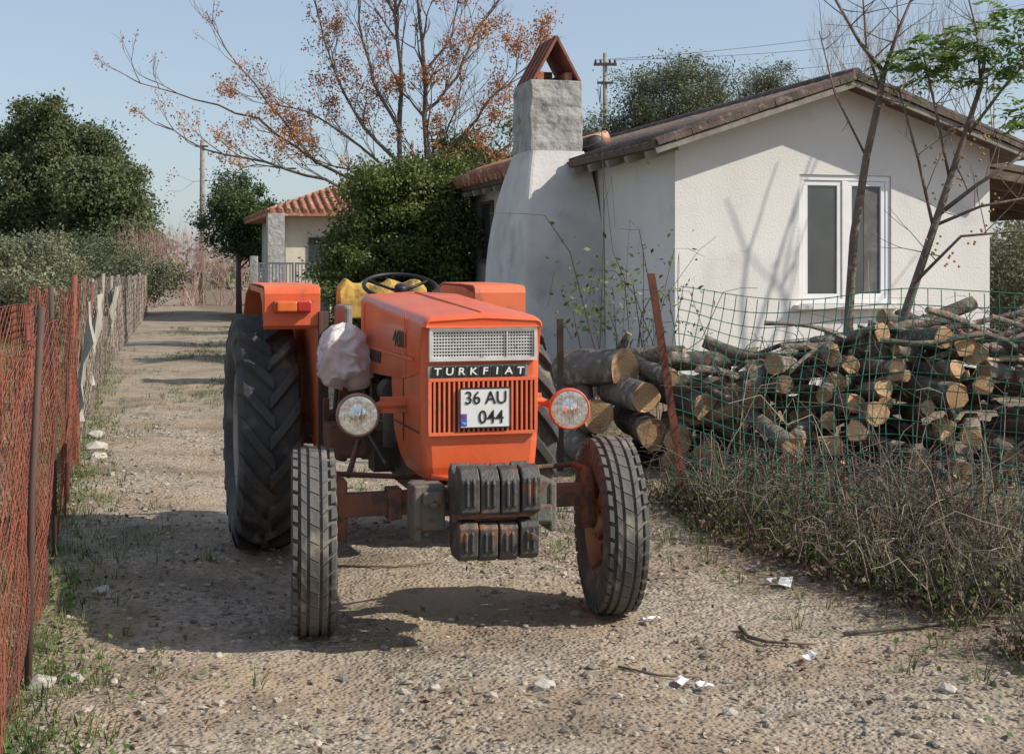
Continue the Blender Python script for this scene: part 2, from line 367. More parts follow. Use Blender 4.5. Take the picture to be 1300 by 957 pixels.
quads('low_weeds',leafquads(P,.028,1.5,up=1.5),M_weed,kind='stuff')
# ---------------------------------------------------------------- TRACTOR
TX=-.195
T=empty('tractor',(TX,5.915,0),math.radians(16),label='old orange farm tractor parked on the gravel track',cat='tractor')
def rsec(y,w,zt,zb,r,crown=.012,n=5):
    r=min(r,max(.004,zt-zb-.004))
    pts=[(-w,zb),(-w,zt-r)]
    for i in range(1,n+1):
        a=math.pi-(math.pi/2)*i/n; pts.append((-w+r+r*math.cos(a),zt-r+r*math.sin(a)))
    pts.append((0,zt+crown))
    for i in range(0,n+1):
        a=math.pi/2-(math.pi/2)*i/n; pts.append((w-r+r*math.cos(a),zt-r+r*math.sin(a)))
    pts.append((w,zb))
    return [(x,y,z) for x,z in pts]
mb=MB(); mb.loft([rsec(y,w_,zt,zb,.045) for y,w_,zt,zb in ((-.296,.236,1.292,1.277),(-.303,.243,1.300,1.274),(-.29,.250,1.310,1.273),(-.262,.254,1.318,1.272),(-.235,.2555,1.322,1.20),(-.2,.256,1.324,1.08),(.1,.257,1.338,1.04),(.6,.26,1.36,1.02),(1.12,.264,1.388,1.01))],sm=True)
ho=mb.obj('hood',M_or,T,bevel=.004,label='orange engine hood with faded scratched paint')
mb=MB()
for sgn in (-1,1):
    mb.box((sgn*.264,.42,1.135),(.006,1.1,.012)); mb.box((sgn*.264,.03,1.2),(.004,.008,.26)); mb.box((sgn*.267,1.02,1.2),(.004,.008,.28))
mb.box((0,.4,1.365),(.012,1.3,.012),rot=(.05,0,0))
mb.obj('hood_trim',M_or2,T,bevel=.002)
for k in range(5):
    mb=MB(); mb.box((-.263,.62+k*.055,1.10),(.006,.035,.05),rot=(.35,0,0)); mb.obj('hood_vent',M_darkpost,T,bevel=.002)
mb=MB()
def nsec(z,w,yf,yb):
    r=.035; return [(-w,yb,z),(-w,yf+r,z),(-w+r*.3,yf+r*.3,z),(-w+r,yf,z),(w-r,yf,z),(w-r*.3,yf+r*.3,z),(w,yf+r,z),(w,yb,z)]
mb.loft([nsec(z,w_,yf,yb) for z,w_,yf,yb in ((.63,.20,-.20,.10),(.65,.228,-.235,.16),(.70,.24,-.25,.26),(.8,.247,-.258,.36),(1.0,.25,-.262,.40),(1.16,.252,-.265,.40),(1.27,.25,-.264,.40))],sm=False)
mb.obj('nose_cowl',M_or,T,bevel=.008,label='orange radiator cowl with dents near the bottom')
mb=MB(); mb.tube([(-.21,-.245,.665),(-.1,-.258,.652),(0,-.25,.658),(.1,-.256,.65),(.21,-.243,.665)],.012,8)
mb.obj('cowl_lip',M_or2,T)
for sg in (-1,1):
    mb=MB(); mb.box((sg*.2515,.06,.84),(.004,.5,.006)); mb.box((sg*.2515,.12,.92),(.004,.006,.3)); mb.obj('cowl_seam',M_darkpost,T)
mb=MB(); fy=-.268
mb.box((0,fy-.002,1.205),(.43,.012,.122),0)
for z in (1.267,1.143): mb.box((0,fy-.013,z),(.455,.024,.013),1)
for x in (-.2215,.2215): mb.box((x,fy-.0135,1.205),(.013,.023,.111),1)
for i in range(9): mb.box((0,fy-.0115,1.153+i*.013),(.43,.005,.0055),1)
for i in range(36): mb.box((-.210+i*.012,fy-.0095,1.205),(.0042,.004,.111),1)
mb.box((.1,fy-.013,1.205),(.006,.016,.111),1)
mb.obj('upper_grille',[M_black,M_chrome],T,label='silver mesh grille in a chrome frame')
bd=MB(); bd.box((-.02,fy-.006,1.093),(.425,.012,.056),1,rot=(0,-.012,0))
for i in range(8): bd.prism([(-.2175+i*.05,1.071),(-.1745+i*.05,1.071),(-.1705+i*.05,1.115),(-.2135+i*.05,1.115)],fy-.018,fy-.008,'xz',0)
badge=bd.obj('badge',[M_black,M_silver] if 'M_silver' in globals() else [M_black,M_greytimber],T,bevel=.001,label='worn metal badge strip with eight black letter tiles')
for i,ch in enumerate('TURKFIAT'):
    text(ch,.042,badge,(-.194+i*.05,fy-.0185,1.093),(math.pi/2,0,0),M_letter,sx=1.2,bold=.015,shear=.08)
mb=MB(); mb.box((0,fy+.001,.95),(.44,.012,.215),0)
for z in (1.06,.84): mb.box((0,fy-.006,z),(.46,.022,.014),1)
for x in (-.2245,.2245): mb.box((x,fy-.0065,.95),(.014,.021,.206),1)
for i in range(21): mb.box((-.205+i*.0205,fy-.007,.95),(.0085,.018,.206),1)
mb.obj('lower_grille',[M_black,M_or2],T,bevel=.001,label='dark grille with upright orange bars')
mb=MB(); mb.box((.005,fy-.024,.945),(.215,.006,.165),0); mb.box((-.086,fy-.0275,.897),(.026,.003,.05),1); mb.box((-.086,fy-.0290,.912),(.014,.003,.012),3)
for z in (1.0255,.8645): mb.box((.005,fy-.0275,z),(.215,.004,.005),2)
for x in (-.101,.111): mb.box((x,fy-.0278,.945),(.004,.004,.155),2)
pl=mb.obj('number_plate',[M_white,M_blue,M_black,M_redl],T,label='white two-line registration plate')
text('36 AU',.074,pl,(.008,fy-.029,.984),(math.pi/2,0,0),M_black,sx=.92,bold=.002)
text('044',.076,pl,(.030,fy-.029,.905),(math.pi/2,0,0),M_black,sx=.95,bold=.002)
text('TR',.014,pl,(-.086,fy-.030,.882),(math.pi/2,0,0),M_white)
text('480',.10,ho,(-.2655,.16,1.205),(math.pi/2,0,-math.pi/2),M_black,name='model_number',sx=1.7,bold=.01)
for sg in (-1,1):
    Hd=empty('headlight',(sg*.468,.03,.90),math.radians(-6 if sg<0 else -10),T)
    mb=MB(); mb.lathe([(-.050,.078),(-.058,.080),(-.062,.084),(-.055,.090),(-.03,.092),(0,.088),(.04,.07),(.07,.04),(.08,.0)],28,axis='y'); mb.obj('lamp_shell',M_ored if sg>0 else M_oshell,Hd)
    mb=MB(); mb.lathe([(-.066,0),(-.066,.012),(-.060,.016),(-.057,.05),(-.060,.070),(-.058,.081)],28,axis='y')
    for k in range(7): mb.box((-.054+k*.018,-.064,0),(.002,.004,.9*2*math.sqrt(max(0,.07**2-(-.054+k*.018)**2))))
    mb.obj('lens',M_mirror,Hd)
    mb=MB(); mb.tube([(sg*.43,.06,.90),(sg*.36,.08,.93),(sg*.24,.08,.93)],.018,8); mb.box((sg*.30,.08,.93),(.12,.02,.07)); mb.obj('headlight_bracket',M_or2,T,bevel=.003)
mb=MB()
mb.box((0,.62,.78),(.30,.9,.44)); mb.box((0,.62,1.0),(.24,.8,.10)); mb.box((0,.55,.54),(.26,.8,.12))
for i in range(4): mb.lathe([(-.20,.0),(-.2,.035),(-.14,.035)],12,c=(0,.45+i*.16,.92)); mb.tube([(-.15,.45+i*.16,1.0),(-.21,.46+i*.16,.97),(-.2,.6,.9)],.008,6)
mb.lathe([(.0,.0),(0,.055),(.16,.055),(.16,0)],16,c=(-.22,.48,.70),axis='z')
mb.lathe([(.0,.0),(0,.045),(.13,.045),(.13,0)],16,c=(-.23,.64,.76),axis='z')
mb.lathe([(0,0),(0,.06),(.14,.06),(.14,0)],18,c=(-.22,.46,.95),axis='y')
mb.tube([(-.26,.45,.62),(-.29,.7,.72),(-.27,1.0,.95)],.012,6); mb.tube([(-.22,.42,.8),(-.3,.6,.82),(-.25,.9,.98)],.009,6)
mb.tube([(.2,.42,.95),(.24,.6,.98),(.24,.9,.9),(.2,1.2,.5)],.03,8)
mb.box((-.22,.80,.62),(.1,.16,.14)); mb.box((-.2,.9,.88),(.1,.12,.16))
mb.obj('engine',M_engine,T,bevel=.008,label='greasy dark engine block with filters and pipes')
mb=MB(); mb.box((0,1.35,.72),(.30,.6,.42)); mb.box((0,1.85,.72),(.36,.5,.46)); mb.tube([(-.62,1.9,.635),(-.3,1.9,.64),(.3,1.9,.64),(.62,1.9,.635)],[.07,.10,.10,.07],14)
mb.box((0,.2,.55),(.24,.7,.10)); mb.box((0,-.12,.60),(.30,.3,.09)); mb.box((0,2.15,.6),(.22,.2,.3)); mb.box((0,.8,.52),(.22,.7,.08))
mb.obj('transmission',M_engine,T,bevel=.012)
mb=MB(); mb.box((-.33,1.35,.62),(.26,.55,.02)); mb.box((.33,1.35,.62),(.26,.55,.02)); mb.box((-.44,1.12,.72),(.03,.03,.3)); mb.box((-.36,1.10,.80),(.05,.02,.30),rot=(.3,0,0)); mb.tube([(-.3,1.2,.64),(-.3,1.05,.8),(-.3,1.12,.9)],.01,6); mb.box((-.3,1.12,.9),(.07,.05,.015),rot=(.6,0,0))
mb.box((-.36,.98,.68),(.2,.22,.16))
mb.obj('footplate',M_axle,T,bevel=.004)
mb=MB(); mb.loft([rsec(1.10,.25,1.37,1.0,.05),rsec(1.28,.22,1.38,.8,.05)],sm=True); mb.obj('dashboard',M_black,T,bevel=.005)
sw=empty('steering_wheel',(0,1.42,1.42),0,T); sw.rotation_euler=(math.radians(20),0,0)
mb=MB(); pts=[(.195*math.cos(a),.195*math.sin(a),0) for a in np.linspace(0,2*math.pi,33)]; mb.tube(pts,.0115,8,cap=False); mb.obj('wheel_rim',M_black,sw)
mb=MB()
for a in (.5,2.6,4.7): mb.tube([(0,0,-.03),(.19*math.cos(a),.19*math.sin(a),0)],.008,6)
mb.lathe([(-.05,0),(-.05,.035),(.0,.035),(.012,.025),(.012,0)],16,axis='z'); mb.obj('hub',M_black,sw)
mb=MB(); mb.tube([(0,1.42,1.40),(0,1.34,1.2),(0,1.28,1.0)],.022,10); mb.tube([(-.1,1.35,1.05),(-.14,1.45,1.35)],.007,6); mb.lathe([(0,0),(.0,.02),(.03,.02),(.04,0)],10,c=(-.14,1.45,1.35),axis='z'); mb.obj('steering_column',M_black,T)
mb=MB(); secs=[]
for i in range(13):
    s_=-.25+.50*i/12; zt=1.445+.014*math.sin(i*1.9)+R(-.008,.008)-(.03 if i in (0,12) else 0)
    secs.append([(s_,1.90+R(-.01,.01),1.24),(s_,1.89+R(-.012,.012),1.34),(s_,1.90+R(-.012,.012),zt-.03),(s_,1.92,zt),(s_,2.0,zt+.005),(s_,2.03,zt-.03),(s_,2.03,1.24)])
mb.loft(secs,sm=False); mb.obj('seat_backrest',M_yel,T,bevel=.008,label='worn torn ochre yellow seat backrest')
mb=MB(); mb.box((0,1.75,1.12),(.48,.40,.1)); mb.box((-.25,1.78,1.22),(.05,.34,.20)); mb.box((.25,1.78,1.22),(.05,.34,.16)); mb.box((0,1.78,1.0),(.2,.2,.14)); mb.obj('seat',M_greyseat,T,bevel=.02)
for sg,x0,x1 in ((-1,-.735,-.455),(1,.35,.625)):
    pr=[(1.245,1.21),(1.225,1.23),(1.215,1.39),(1.225,1.418),(1.25,1.43),(1.5,1.437),(1.95,1.44),(2.25,1.38),(2.45,1.22),(2.56,1.0)]
    inn=[(1.252,1.213),(1.233,1.235),(1.223,1.385),(1.232,1.410),(1.253,1.422),(1.5,1.429),(1.95,1.432),(2.24,1.372),(2.44,1.212),(2.55,1.0)]
    mb=MB(); mb.prism(pr+inn[::-1],x0,x1)
    xi=x1 if sg<0 else x0
    mb.prism([(1.236,1.385),(1.5,1.42),(1.95,1.425),(2.24,1.36),(2.43,1.20),(2.54,.99),(2.5,.75),(1.95,.68),(1.55,.70),(1.40,.60),(1.26,.60),(1.236,.9)],xi-(.010 if sg<0 else 0),xi+(0 if sg<0 else .010))
    xo=x0 if sg<0 else x1
    mb.prism([(1.235,1.22),(1.225,1.39),(1.27,1.415),(1.95,1.43),(1.95,1.40),(1.40,1.39),(1.30,1.34)],xo-.003,xo+.003)
    fo=mb.obj('fender',M_or2,T,bevel=.003,label='orange rear mudguard with worn paint')
    lx=(x0+x1)/2-(.02*sg)-.02
    if sg<0:
        mb=MB(); mb.box((lx-.03,1.195,1.325),(.10,.035,.05),0); mb.box((lx+.055,1.195,1.325),(.068,.036,.05),1); mb.box((lx,1.208,1.325),(.19,.02,.06),2); mb.obj('marker_lamp',[M_amber,M_redl,M_ored],fo,bevel=.006)
        mb=MB(); mb.box((lx+.14,1.21,1.1),(.02,.02,.4)); mb.box((-.44,1.22,.95),(.05,.03,.7)); mb.tube([(-.43,1.2,1.2),(-.38,1.12,1.0),(-.40,1.1,.8)],.012,8); mb.obj('fender_stay',M_darkpost,fo,bevel=.003)
mb=MB()
for x in (-.3,.3): mb.tube([(x*.7,2.1,.95),(x,2.45,1.0),(x*1.1,2.75,.6)],.02,8); mb.tube([(x*.7,2.0,.45),(x*1.2,2.8,.42)],.022,8)
mb.obj('lift_arms',M_axle,T)
mb=MB()
mb.box((-.34,0,.525),(.44,.075,.095),0); mb.box((.34,0,.525),(.44,.075,.095),0)
mb.box((0,0,.535),(.36,.11,.14),0); mb.box((-.32,0,.525),(.06,.10,.13),0); mb.box((.32,0,.525),(.06,.10,.13),0)
for sg in (-1,1):
    mb.lathe([(.38,0),(.38,.035),(.44,.038),(.62,.035),(.64,.02),(.64,0)],14,c=(sg*.55,0,0),axis='z')
    mb.tube([(sg*.55,0,.42),(sg*.60,0,.385),(sg*.66,0,.385)],.03,10)
    mb.tube([(sg*.55,.0,.63),(sg*.54,.18,.63)],.016,8)
mb.tube([(-.54,.18,.63),(-.15,.16,.60),(.54,.18,.63)],.013,8); mb.tube([(-.48,.18,.62),(-.34,.75,.70)],.014,8)
mb.lathe([(-.1,0),(-.1,.05),(.1,.05),(.1,0)],14,c=(0,-.02,.56),axis='y')
mb.obj('front_axle',M_axle,T,bevel=.006,label='rusty brown front axle beam')
mb=MB(); mb.box((-.235,-.28,.56),(.11,.18,.18)); mb.box((.225,-.28,.56),(.10,.18,.18)); mb.box((0,-.27,.60),(.46,.14,.06)); mb.box((-.295,-.31,.54),(.03,.14,.22)); mb.box((.27,-.31,.54),(.03,.14,.20)); mb.lathe([(-.40,0),(-.40,.02),(-.38,.02),(-.38,0)],10,c=(-.23,0,.58),axis='y')
mb.box((0,-.36,.45),(.34,.06,.05)); mb.box((-.235,-.385,.60),(.08,.03,.05)); mb.box((.225,-.385,.52),(.07,.03,.07))
mb.obj('weight_bracket',M_green,T,bevel=.008,label='greenish rusty bracket carrying the front weights')
for i in range(4):
    xa=-.168+i*.082; xb=xa+.075; off=R(-.014,.014); dz=R(-.008,.008)
    mb=MB(); mb.prism([(y+off,z+dz) for y,z in ((-.36,.70),(-.40,.735),(-.43,.70),(-.47,.70),(-.50,.738),(-.555,.73),(-.585,.69),(-.585,.565),(-.555,.55),(-.50,.545),(-.50,.525),(-.55,.518),(-.565,.50),(-.56,.39),(-.535,.37),(-.42,.37),(-.39,.40),(-.38,.55))],xa,xb) 
    for dx in (.018,.044):
        mb.prism([(-.585+off,.58+dz),(-.597+off,.59+dz),(-.597+off,.68+dz),(-.58+off,.70+dz)],xa+dx,xa+dx+.013)
        mb.prism([(-.56+off,.40+dz),(-.572+off,.41+dz),(-.572+off,.48+dz),(-.56+off,.49+dz)],xa+dx,xa+dx+.013)
    mb.obj('front_weight',M_iron,T,bevel=.005)
mb=MB(); mb.box((-.01,-.49,.536),(.34,.03,.03)); mb.box((-.01,-.45,.60),(.31,.2,.12)); mb.lathe([(-.63,0),(-.63,.014),(-.585,.014)],10,c=(.115,0,.47),axis='y'); mb.obj('weight_clamp',M_axle,T,bevel=.003)
def blk(mb,x0,x1,a0,a1,rb,rt,sk=0,dx=.003,da=.006):
    vs=[]
    for r,e in ((rb,0),(rt,1)):
        for x,a in ((x0+dx*e,a0+da*e),(x1-dx*e,a0+sk+da*e),(x1-dx*e,a1+sk-da*e),(x0+dx*e,a1-da*e)):
            vs.append((x,r*math.cos(a),r*math.sin(a)))
    mb.add(vs,[(3,2,1,0),(4,5,6,7),(0,1,5,4),(1,2,6,5),(2,3,7,6),(3,0,4,7)])
tf=MB(); tf.lathe([(-.06,.205),(-.082,.235),(-.09,.29),(-.086,.335),(-.072,.362),(-.03,.374),(0,.375),(.03,.374),(.072,.362),(.086,.335),(.09,.29),(.082,.235),(.06,.205)],64)
n=36
for k in range(n):
    a=2*math.pi*k/n; da=2*math.pi/n
    blk(tf,-.021,.021,a,a+da*.97,.365,.388,.05,da=.003); 
    blk(tf,-.055,-.028,a+da*.5,a+da*1.47,.362,.386,.05,da=.003); blk(tf,.028,.055,a+da*.5,a+da*1.47,.362,.386,-.05,da=.003)
    blk(tf,-.087,-.062,a,a+da*.80,.345,.379,.02); blk(tf,.062,.087,a,a+da*.80,.345,.379,-.02)
    blk(tf,-.092,-.082,a+.01,a+da*.55,.30,.356); blk(tf,.082,.092,a+.01,a+da*.55,.30,.356)
rf=MB(); 
rf.lathe([(-.066,.218),(-.07,.21),(-.062,.203),(-.045,.19),(-.02,.178),(.01,.176),(.045,.19),(.062,.203),(.07,.21),(.066,.218)],48)
rf.lathe([(-.018,.178),(-.03,.14),(-.028,.10),(-.012,.075),(-.008,.06)],36); rf.lathe([(-.075,0),(-.075,.03),(-.06,.045),(-.0,.055),(.05,.06),(.07,.04),(.085,.038),(.09,0)],24)
for k in range(6):
    a=k*math.pi/3; rf.tube([(-.045,.078*math.cos(a),.078*math.sin(a)),(-.005,.078*math.cos(a),.078*math.sin(a))],.010,6)
tr=MB(); tr.lathe([(-.11,.355),(-.15,.40),(-.163,.48),(-.158,.54),(-.14,.578),(-.07,.598),(0,.603),(.07,.598),(.14,.578),(.158,.54),(.163,.48),(.15,.40),(.11,.355)],72)
def carc(x):
    return np.interp(abs(x),[0,.07,.14,.158,.163],[.603,.598,.578,.54,.50])
nl=19
for k in range(nl):
    for sg in (-1,1):
        a0=2*math.pi*(k+(.5 if sg>0 else 0))/nl; secs=[]
        for uu_ in (0,.2,.45,.7,.88,1):
            x=sg*(-.012+uu_*.175); ang=a0-uu_*.30-(.06*uu_*uu_); hw=.034+.006*uu_
            rb=carc(x)-.012; rt=np.interp(uu_,[0,.7,.88,1],[.636,.634,.620,.56]); xb=x if abs(x)<.16 else sg*.160
            q=[]
            for dd,rr in ((-hw*1.25,rb),(-hw*.85,rt),(hw*.85,rt),(hw*1.25,rb)):
                aa=ang+dd/.6; xx=(xb if rr==rb else x)
                q.append((xx,rr*math.cos(aa),rr*math.sin(aa)))
            secs.append(q)
        tr.loft(secs)
rr=MB(); rr.lathe([(-.115,.372),(-.12,.36),(-.10,.345),(-.06,.325),(.06,.325),(.10,.345),(.12,.36),(.115,.372)],48)
rr.lathe([(-.05,.325),(-.07,.25),(-.05,.18),(-.02,.15),(-.02,.0)],36); rr.lathe([(-.12,0),(-.12,.07),(-.10,.09),(-.02,.11)],24)
for k in range(8):
    a=k*math.pi/4; rr.tube([(-.045,.15*math.cos(a),.15*math.sin(a)),(-.0,.15*math.cos(a),.15*math.sin(a))],.013,6)
first={}
def wheel(nm,loc,rz,tyre,rim,mt,mr,flip):
    Wh=empty(nm,loc,rz+(math.pi if flip else 0),T)
    if nm not in first:
        a=tyre.obj('tyre',mt,Wh,bevel=.0015 if nm=='front_wheel' else .003); b_=rim.obj('rim',mr,Wh); first[nm]=(a,b_)
    else:
        for s_ in first[nm]: c_=s_.copy(); c_.parent=Wh; COL.objects.link(c_)
    return Wh
wheel('front_wheel',(-.657,0,.385),math.radians(-7),tf,rf,M_tyreg,M_rim,False)
wheel('front_wheel',(.652,0,.385),math.radians(-7),tf,rf,M_tyreg,M_rim,False)
wheel('rear_wheel',(-.685,1.9,.630),0,tr,rr,M_tyre,M_rimr,False)
wheel('rear_wheel',(.685,1.9,.630),0,tr,rr,M_tyre,M_rimr,True)
# crumpled bag: hanging sack with folds and loose tails
bm_=MB(); nn=44; mm=72; secs=[]
for i in range(nn+1):
    v_=i/nn; z=.13-.27*v_; q=[]
    rad=np.interp(v_,[0,.06,.2,.5,.8,.94,1],[.015,.075,.115,.135,.145,.11,.02])
    for k in range(mm):
        a=2*math.pi*k/mm; d_=Vector((math.cos(a),math.sin(a),v_*2))
        fold=.10*math.sin(a*5+2.5*noise.noise(Vector((d_.x,d_.y,v_*3)))*3)+.22*noise.noise(Vector((d_.x*1.8,d_.y*1.8,v_*1.3)))-.14*abs(noise.noise(Vector((d_.x*4.5,d_.y*4.5,v_*3+5))))-.08*abs(noise.noise(Vector((d_.x*9,d_.y*9,v_*7))))
        f_=1+fold
        q.append((d_.x*rad*f_*.92,d_.y*rad*f_*1.35,z+.03*noise.noise(Vector((d_.x*2,d_.y*2,v_*4+9)))-.05*v_*max(0,math.sin(a*2+1))))
    secs.append(q)
bm_.loft(secs,sm=True); bm_.obj('plastic_bag',M_bag,loc=(TX-.375*.961-.92*.276,5.915-.375*.276+.92*.961,1.115),label='crumpled pale translucent plastic bag draped beside the tractor hood',cat='bag')
# ---------------------------------------------------------------- HOUSE
A16=math.radians(16.1)
H=empty('house',(1.774,15,0),A16,label='small whitewashed single-storey house with brown roof and wide chimney',cat='house')
def zr(x): return 2.93+.335*min(x,3.96-x)
mb=MB()
mb.prism([(0,-.2),(1.5,-.2),(1.5,zr(1.5)),(0,zr(0))],0,.22,'xz'); mb.prism([(1.5,-.2),(2.66,-.2),(2.66,1.13),(1.5,1.13)],0,.22,'xz')
mb.prism([(1.5,2.59),(2.66,2.59),(2.66,zr(2.66)),(1.98,zr(1.98)),(1.5,zr(1.5))],0,.22,'xz'); mb.prism([(2.66,-.2),(3.96,-.2),(3.96,zr(3.96)),(2.66,zr(2.66))],0,.22,'xz')
mb.prism([(.22,-.2),(9,-.2),(9,2.93),(.22,2.93)],0,.2,'yz'); mb.prism([(.22,-.2),(9,-.2),(9,2.93),(.22,2.93)],3.76,3.96,'yz')
mb.prism([(.2,-.2),(3.76,-.2),(3.76,zr(3.76)),(1.98,zr(1.98)),(.2,zr(.2))],8.8,9,'xz')
mb.obj('wall',M_stucco,H,label='rough white stucco walls with grey weathering')
win=MB()
def fr(mb,x0,x1,z0,z1,w,y0,y1):
    mb.box(((x0+x1)/2,(y0+y1)/2,z0+w/2),(x1-x0,y1-y0,w)); mb.box(((x0+x1)/2,(y0+y1)/2,z1-w/2),(x1-x0,y1-y0,w))
    mb.box((x0+w/2,(y0+y1)/2,(z0+z1)/2),(w,y1-y0,z1-z0-2*w)); mb.box((x1-w/2,(y0+y1)/2,(z0+z1)/2),(w,y1-y0,z1-z0-2*w))
WN=empty('window',(0,0,0),0,H,label='white double casement window with dark glass')
fr(win,1.503,2.657,1.133,2.587,.06,.02,.10); win.box((2.08,.06,1.86),(.07,.078,1.33))
fr(win,1.565,2.043,1.195,2.525,.055,.035,.085); fr(win,2.117,2.595,1.195,2.525,.055,.028,.092)
win.obj('frame',M_pvc,WN,bevel=.005)
mb=MB(); mb.box((1.804,.06,1.86),(.37,.01,1.22)); mb.box((2.356,.06,1.86),(.37,.01,1.22)); mb.obj('pane',M_glass,WN)
mb=MB(); mb.box((2.08,-.03,1.105),(1.30,.16,.05)); mb.obj('sill',M_stucco,WN,bevel=.006)
mb=MB(); mb.box((2.44,.052,1.86),(.20,.004,1.20)); mb.obj('curtain',mat('curtain',(.16,.16,.155),(.10,.10,.10),9,.9),WN)
mb=MB(); mb.box((-.02,7.75,2.15),(.05,.6,.9),0); 
for dy in (-.31,.31): mb.box((-.035,7.75+dy,2.15),(.05,.05,.98),1)
mb.box((-.035,7.75,2.62),(.05,.66,.05),1); mb.box((-.04,7.75,1.68),(.08,.7,.05),1); mb.obj('side_window',[M_glass,M_wood],H)
RF=empty('roof',(0,0,0),0,H)
mb=MB()
mb.prism([(-.37,2.81),(1.98,3.597),(1.98,3.67),(-.40,2.875)],-.38,9.3,'xz'); mb.prism([(1.982,3.597),(4.35,2.80),(4.38,2.865),(1.982,3.67)],-.38,9.3,'xz')
mb.obj('roof_deck',M_wood,RF)
mb=MB()
sl=math.atan(.335)
for sg in (-1,1):
    nT=12; Ls=2.47
    for i in range(nT):
        s0=i*Ls/nT; s1=(i+1)*Ls/nT+.03
        sm_=(s0+s1)/2; mb.box((1.98+sg*sm_*math.cos(sl),-.375+R(-.006,.006),3.688-sm_*math.sin(sl)+R(0,.006)),(s1-s0,.10,.032),rot=(0,sg*(sl+.03),0))
        mb.box((1.98+sg*sm_*math.cos(sl),-.412+R(-.006,.006),3.652-sm_*math.sin(sl)+R(-.004,.004)),(s1-s0-.035,.02,.075),rot=(0,sg*sl,0))
mb.tube([(1.98,-.42,3.685),(1.98,.2,3.695),(1.98,9.3,3.695)],[.06,.06,.06],10)
for sg in (-1,1):
    for i in range(36):
        yy=-.22+i*.265
        pts=[(1.98+sg*s_*math.cos(sl),yy,3.665-s_*math.sin(sl)) for s_ in (0,1.2,2.50)]
        mb.tube(pts,.042,8)
mb.obj('roof_tiles',M_tilebr,RF,label='weathered brown clay roof tiles')
mb=MB()
for sg in (-1,1):
    p0=Vector((1.98,-.385,3.565)); p1=Vector((1.98+sg*2.36,-.385,3.565-.335*2.36)); c_=(p0+p1)/2
    mb.box(c_,((p1-p0).length,.03,.06),rot=(0,sg*sl,0))
mb.obj('fascia',M_greytimber,RF)
rm=None
for i in range(16):
    if rm is None: mb=MB(); mb.box((0,0,0),(.36,.09,.09)); o=rm=mb.obj('rafter',M_greytimber,RF)
    else: o=rm.copy(); o.parent=RF; COL.objects.link(o)
    o.location=(-.2,-.1+i*.62,2.80); o.rotation_euler=(0,-sl,0)
mb=MB()
for i in range(18):
    yy=4.6+i*.26
    mb.tube([(-.5,yy,2.94),(.1,yy,3.17),(.9,yy,3.42)],[.1,.1,.1],8)
mb.obj('orange_roof_tiles',M_tile,RF,label='bright orange clay tiles along the eave')
CH=empty('chimney',(0,0,0),0,H,label='massive plastered chimney with flared base and tile cap')
mb=MB(); secs=[]
for i in range(25):
    z=-.2+3.22*i/24; q_=np.clip((3.02-z)/1.9,0,1); e=1-(1-q_)**2.2; e2=np.clip((3.02-z)/.9,0,1)**.6
    x0=-.865-.185*e-.02*max(0,1.1-z); x1=-.16+.16*e2; y0=2.57-.28*e; y1=3.40+.75*e
    r=.07; wob=.006
    q=[(x0+r,y0,z),(x1,y0,z),(x1,y1,z),(x0+r,y1,z)]
    for a in (.3,.6): q.append((x0+r-r*math.sin(a*math.pi/2),y1-r+r*math.cos(a*math.pi/2),z))
    q+=[(x0,y1-r,z),(x0,y0+r,z)]
    for a in (.6,.3): q.append((x0+r-r*math.sin(a*math.pi/2),y0+r-r*math.cos(a*math.pi/2),z))
    secs.append(q)
mb.loft(secs,sm=False); mb.obj('chimney_base',M_chim,CH)
mb=MB(); secs=[]
for i in range(9):
    z=3.015+i*.112; q=[]
    for x,y in ((-.865,2.6),(-.68,2.59),(-.52,2.6),(-.36,2.59),(-.16,2.6),(-.16,2.95),(-.16,3.38),(-.52,3.38),(-.865,3.38),(-.865,2.95)): q.append((x+R(-.014,.014)+ (0.02 if x<-.5 else -.02)*i/8,y+R(-.014,.014),z))
    secs.append(q)
mb.loft(secs); mb.obj('chimney_stack',M_conc,CH,bevel=.012,label='rough grey mortar chimney stack')
mb=MB(); zt=3.90
for sg in (-1,1):
    p0=Vector((-.50-sg*.008,0,4.47)); p1=Vector((-.50+sg*.31,0,zt)); d_=p1-p0; ang=math.atan2(-d_.z,d_.x)
    c_=(p0+p1)/2; c_.y=2.98; mb.box(c_,(d_.length,.74,.035),rot=(0,ang,0))
    for j in range(4): c2=c_.copy(); c2.y=2.68+j*.19; c2+=Vector((sg*.022,0,.014)); mb.box(c2,(d_.length,.04,.016),rot=(0,ang,0))
mb.obj('chimney_cap',M_brick,CH,bevel=.004)
mb=MB(); mb.box((-.70,2.98,3.96),(.09,.60,.13)); mb.box((-.32,2.98,3.96),(.09,.60,.13)); mb.box((-.50,3.24,4.0),(.26,.05,.2)); mb.obj('cap_bricks',M_tile,CH,bevel=.005)
tk=MB(); tk.lathe([(-.32,0),(-.32,.1),(-.30,.13),(.30,.13),(.32,.1),(.32,0)],18,axis='y'); tk.obj('roof_tank',M_black,H,loc=(.12,3.2,3.14),label='small black cylindrical tank on the roof edge')
PO=empty('porch',(0,0,0),0,H)
mb=MB(); mb.prism([(3.97,2.86),(7.2,2.40),(7.2,2.46),(3.97,2.95)],.7,6.2,'xz')
for i in range(8): mb.box((5.6,.75+i*.75,2.55),(3.3,.07,.10),rot=(0,.141,0))
mb.box((7.0,3.4,2.33),(.1,5.4,.12)); mb.obj('porch_roof',M_wood,PO)
for yy in (1.0,5.6):
    mb=MB(); mb.box((7.0,yy,1.08),(.11,.11,2.5)); mb.obj('porch_post',M_wood,PO,bevel=.01)
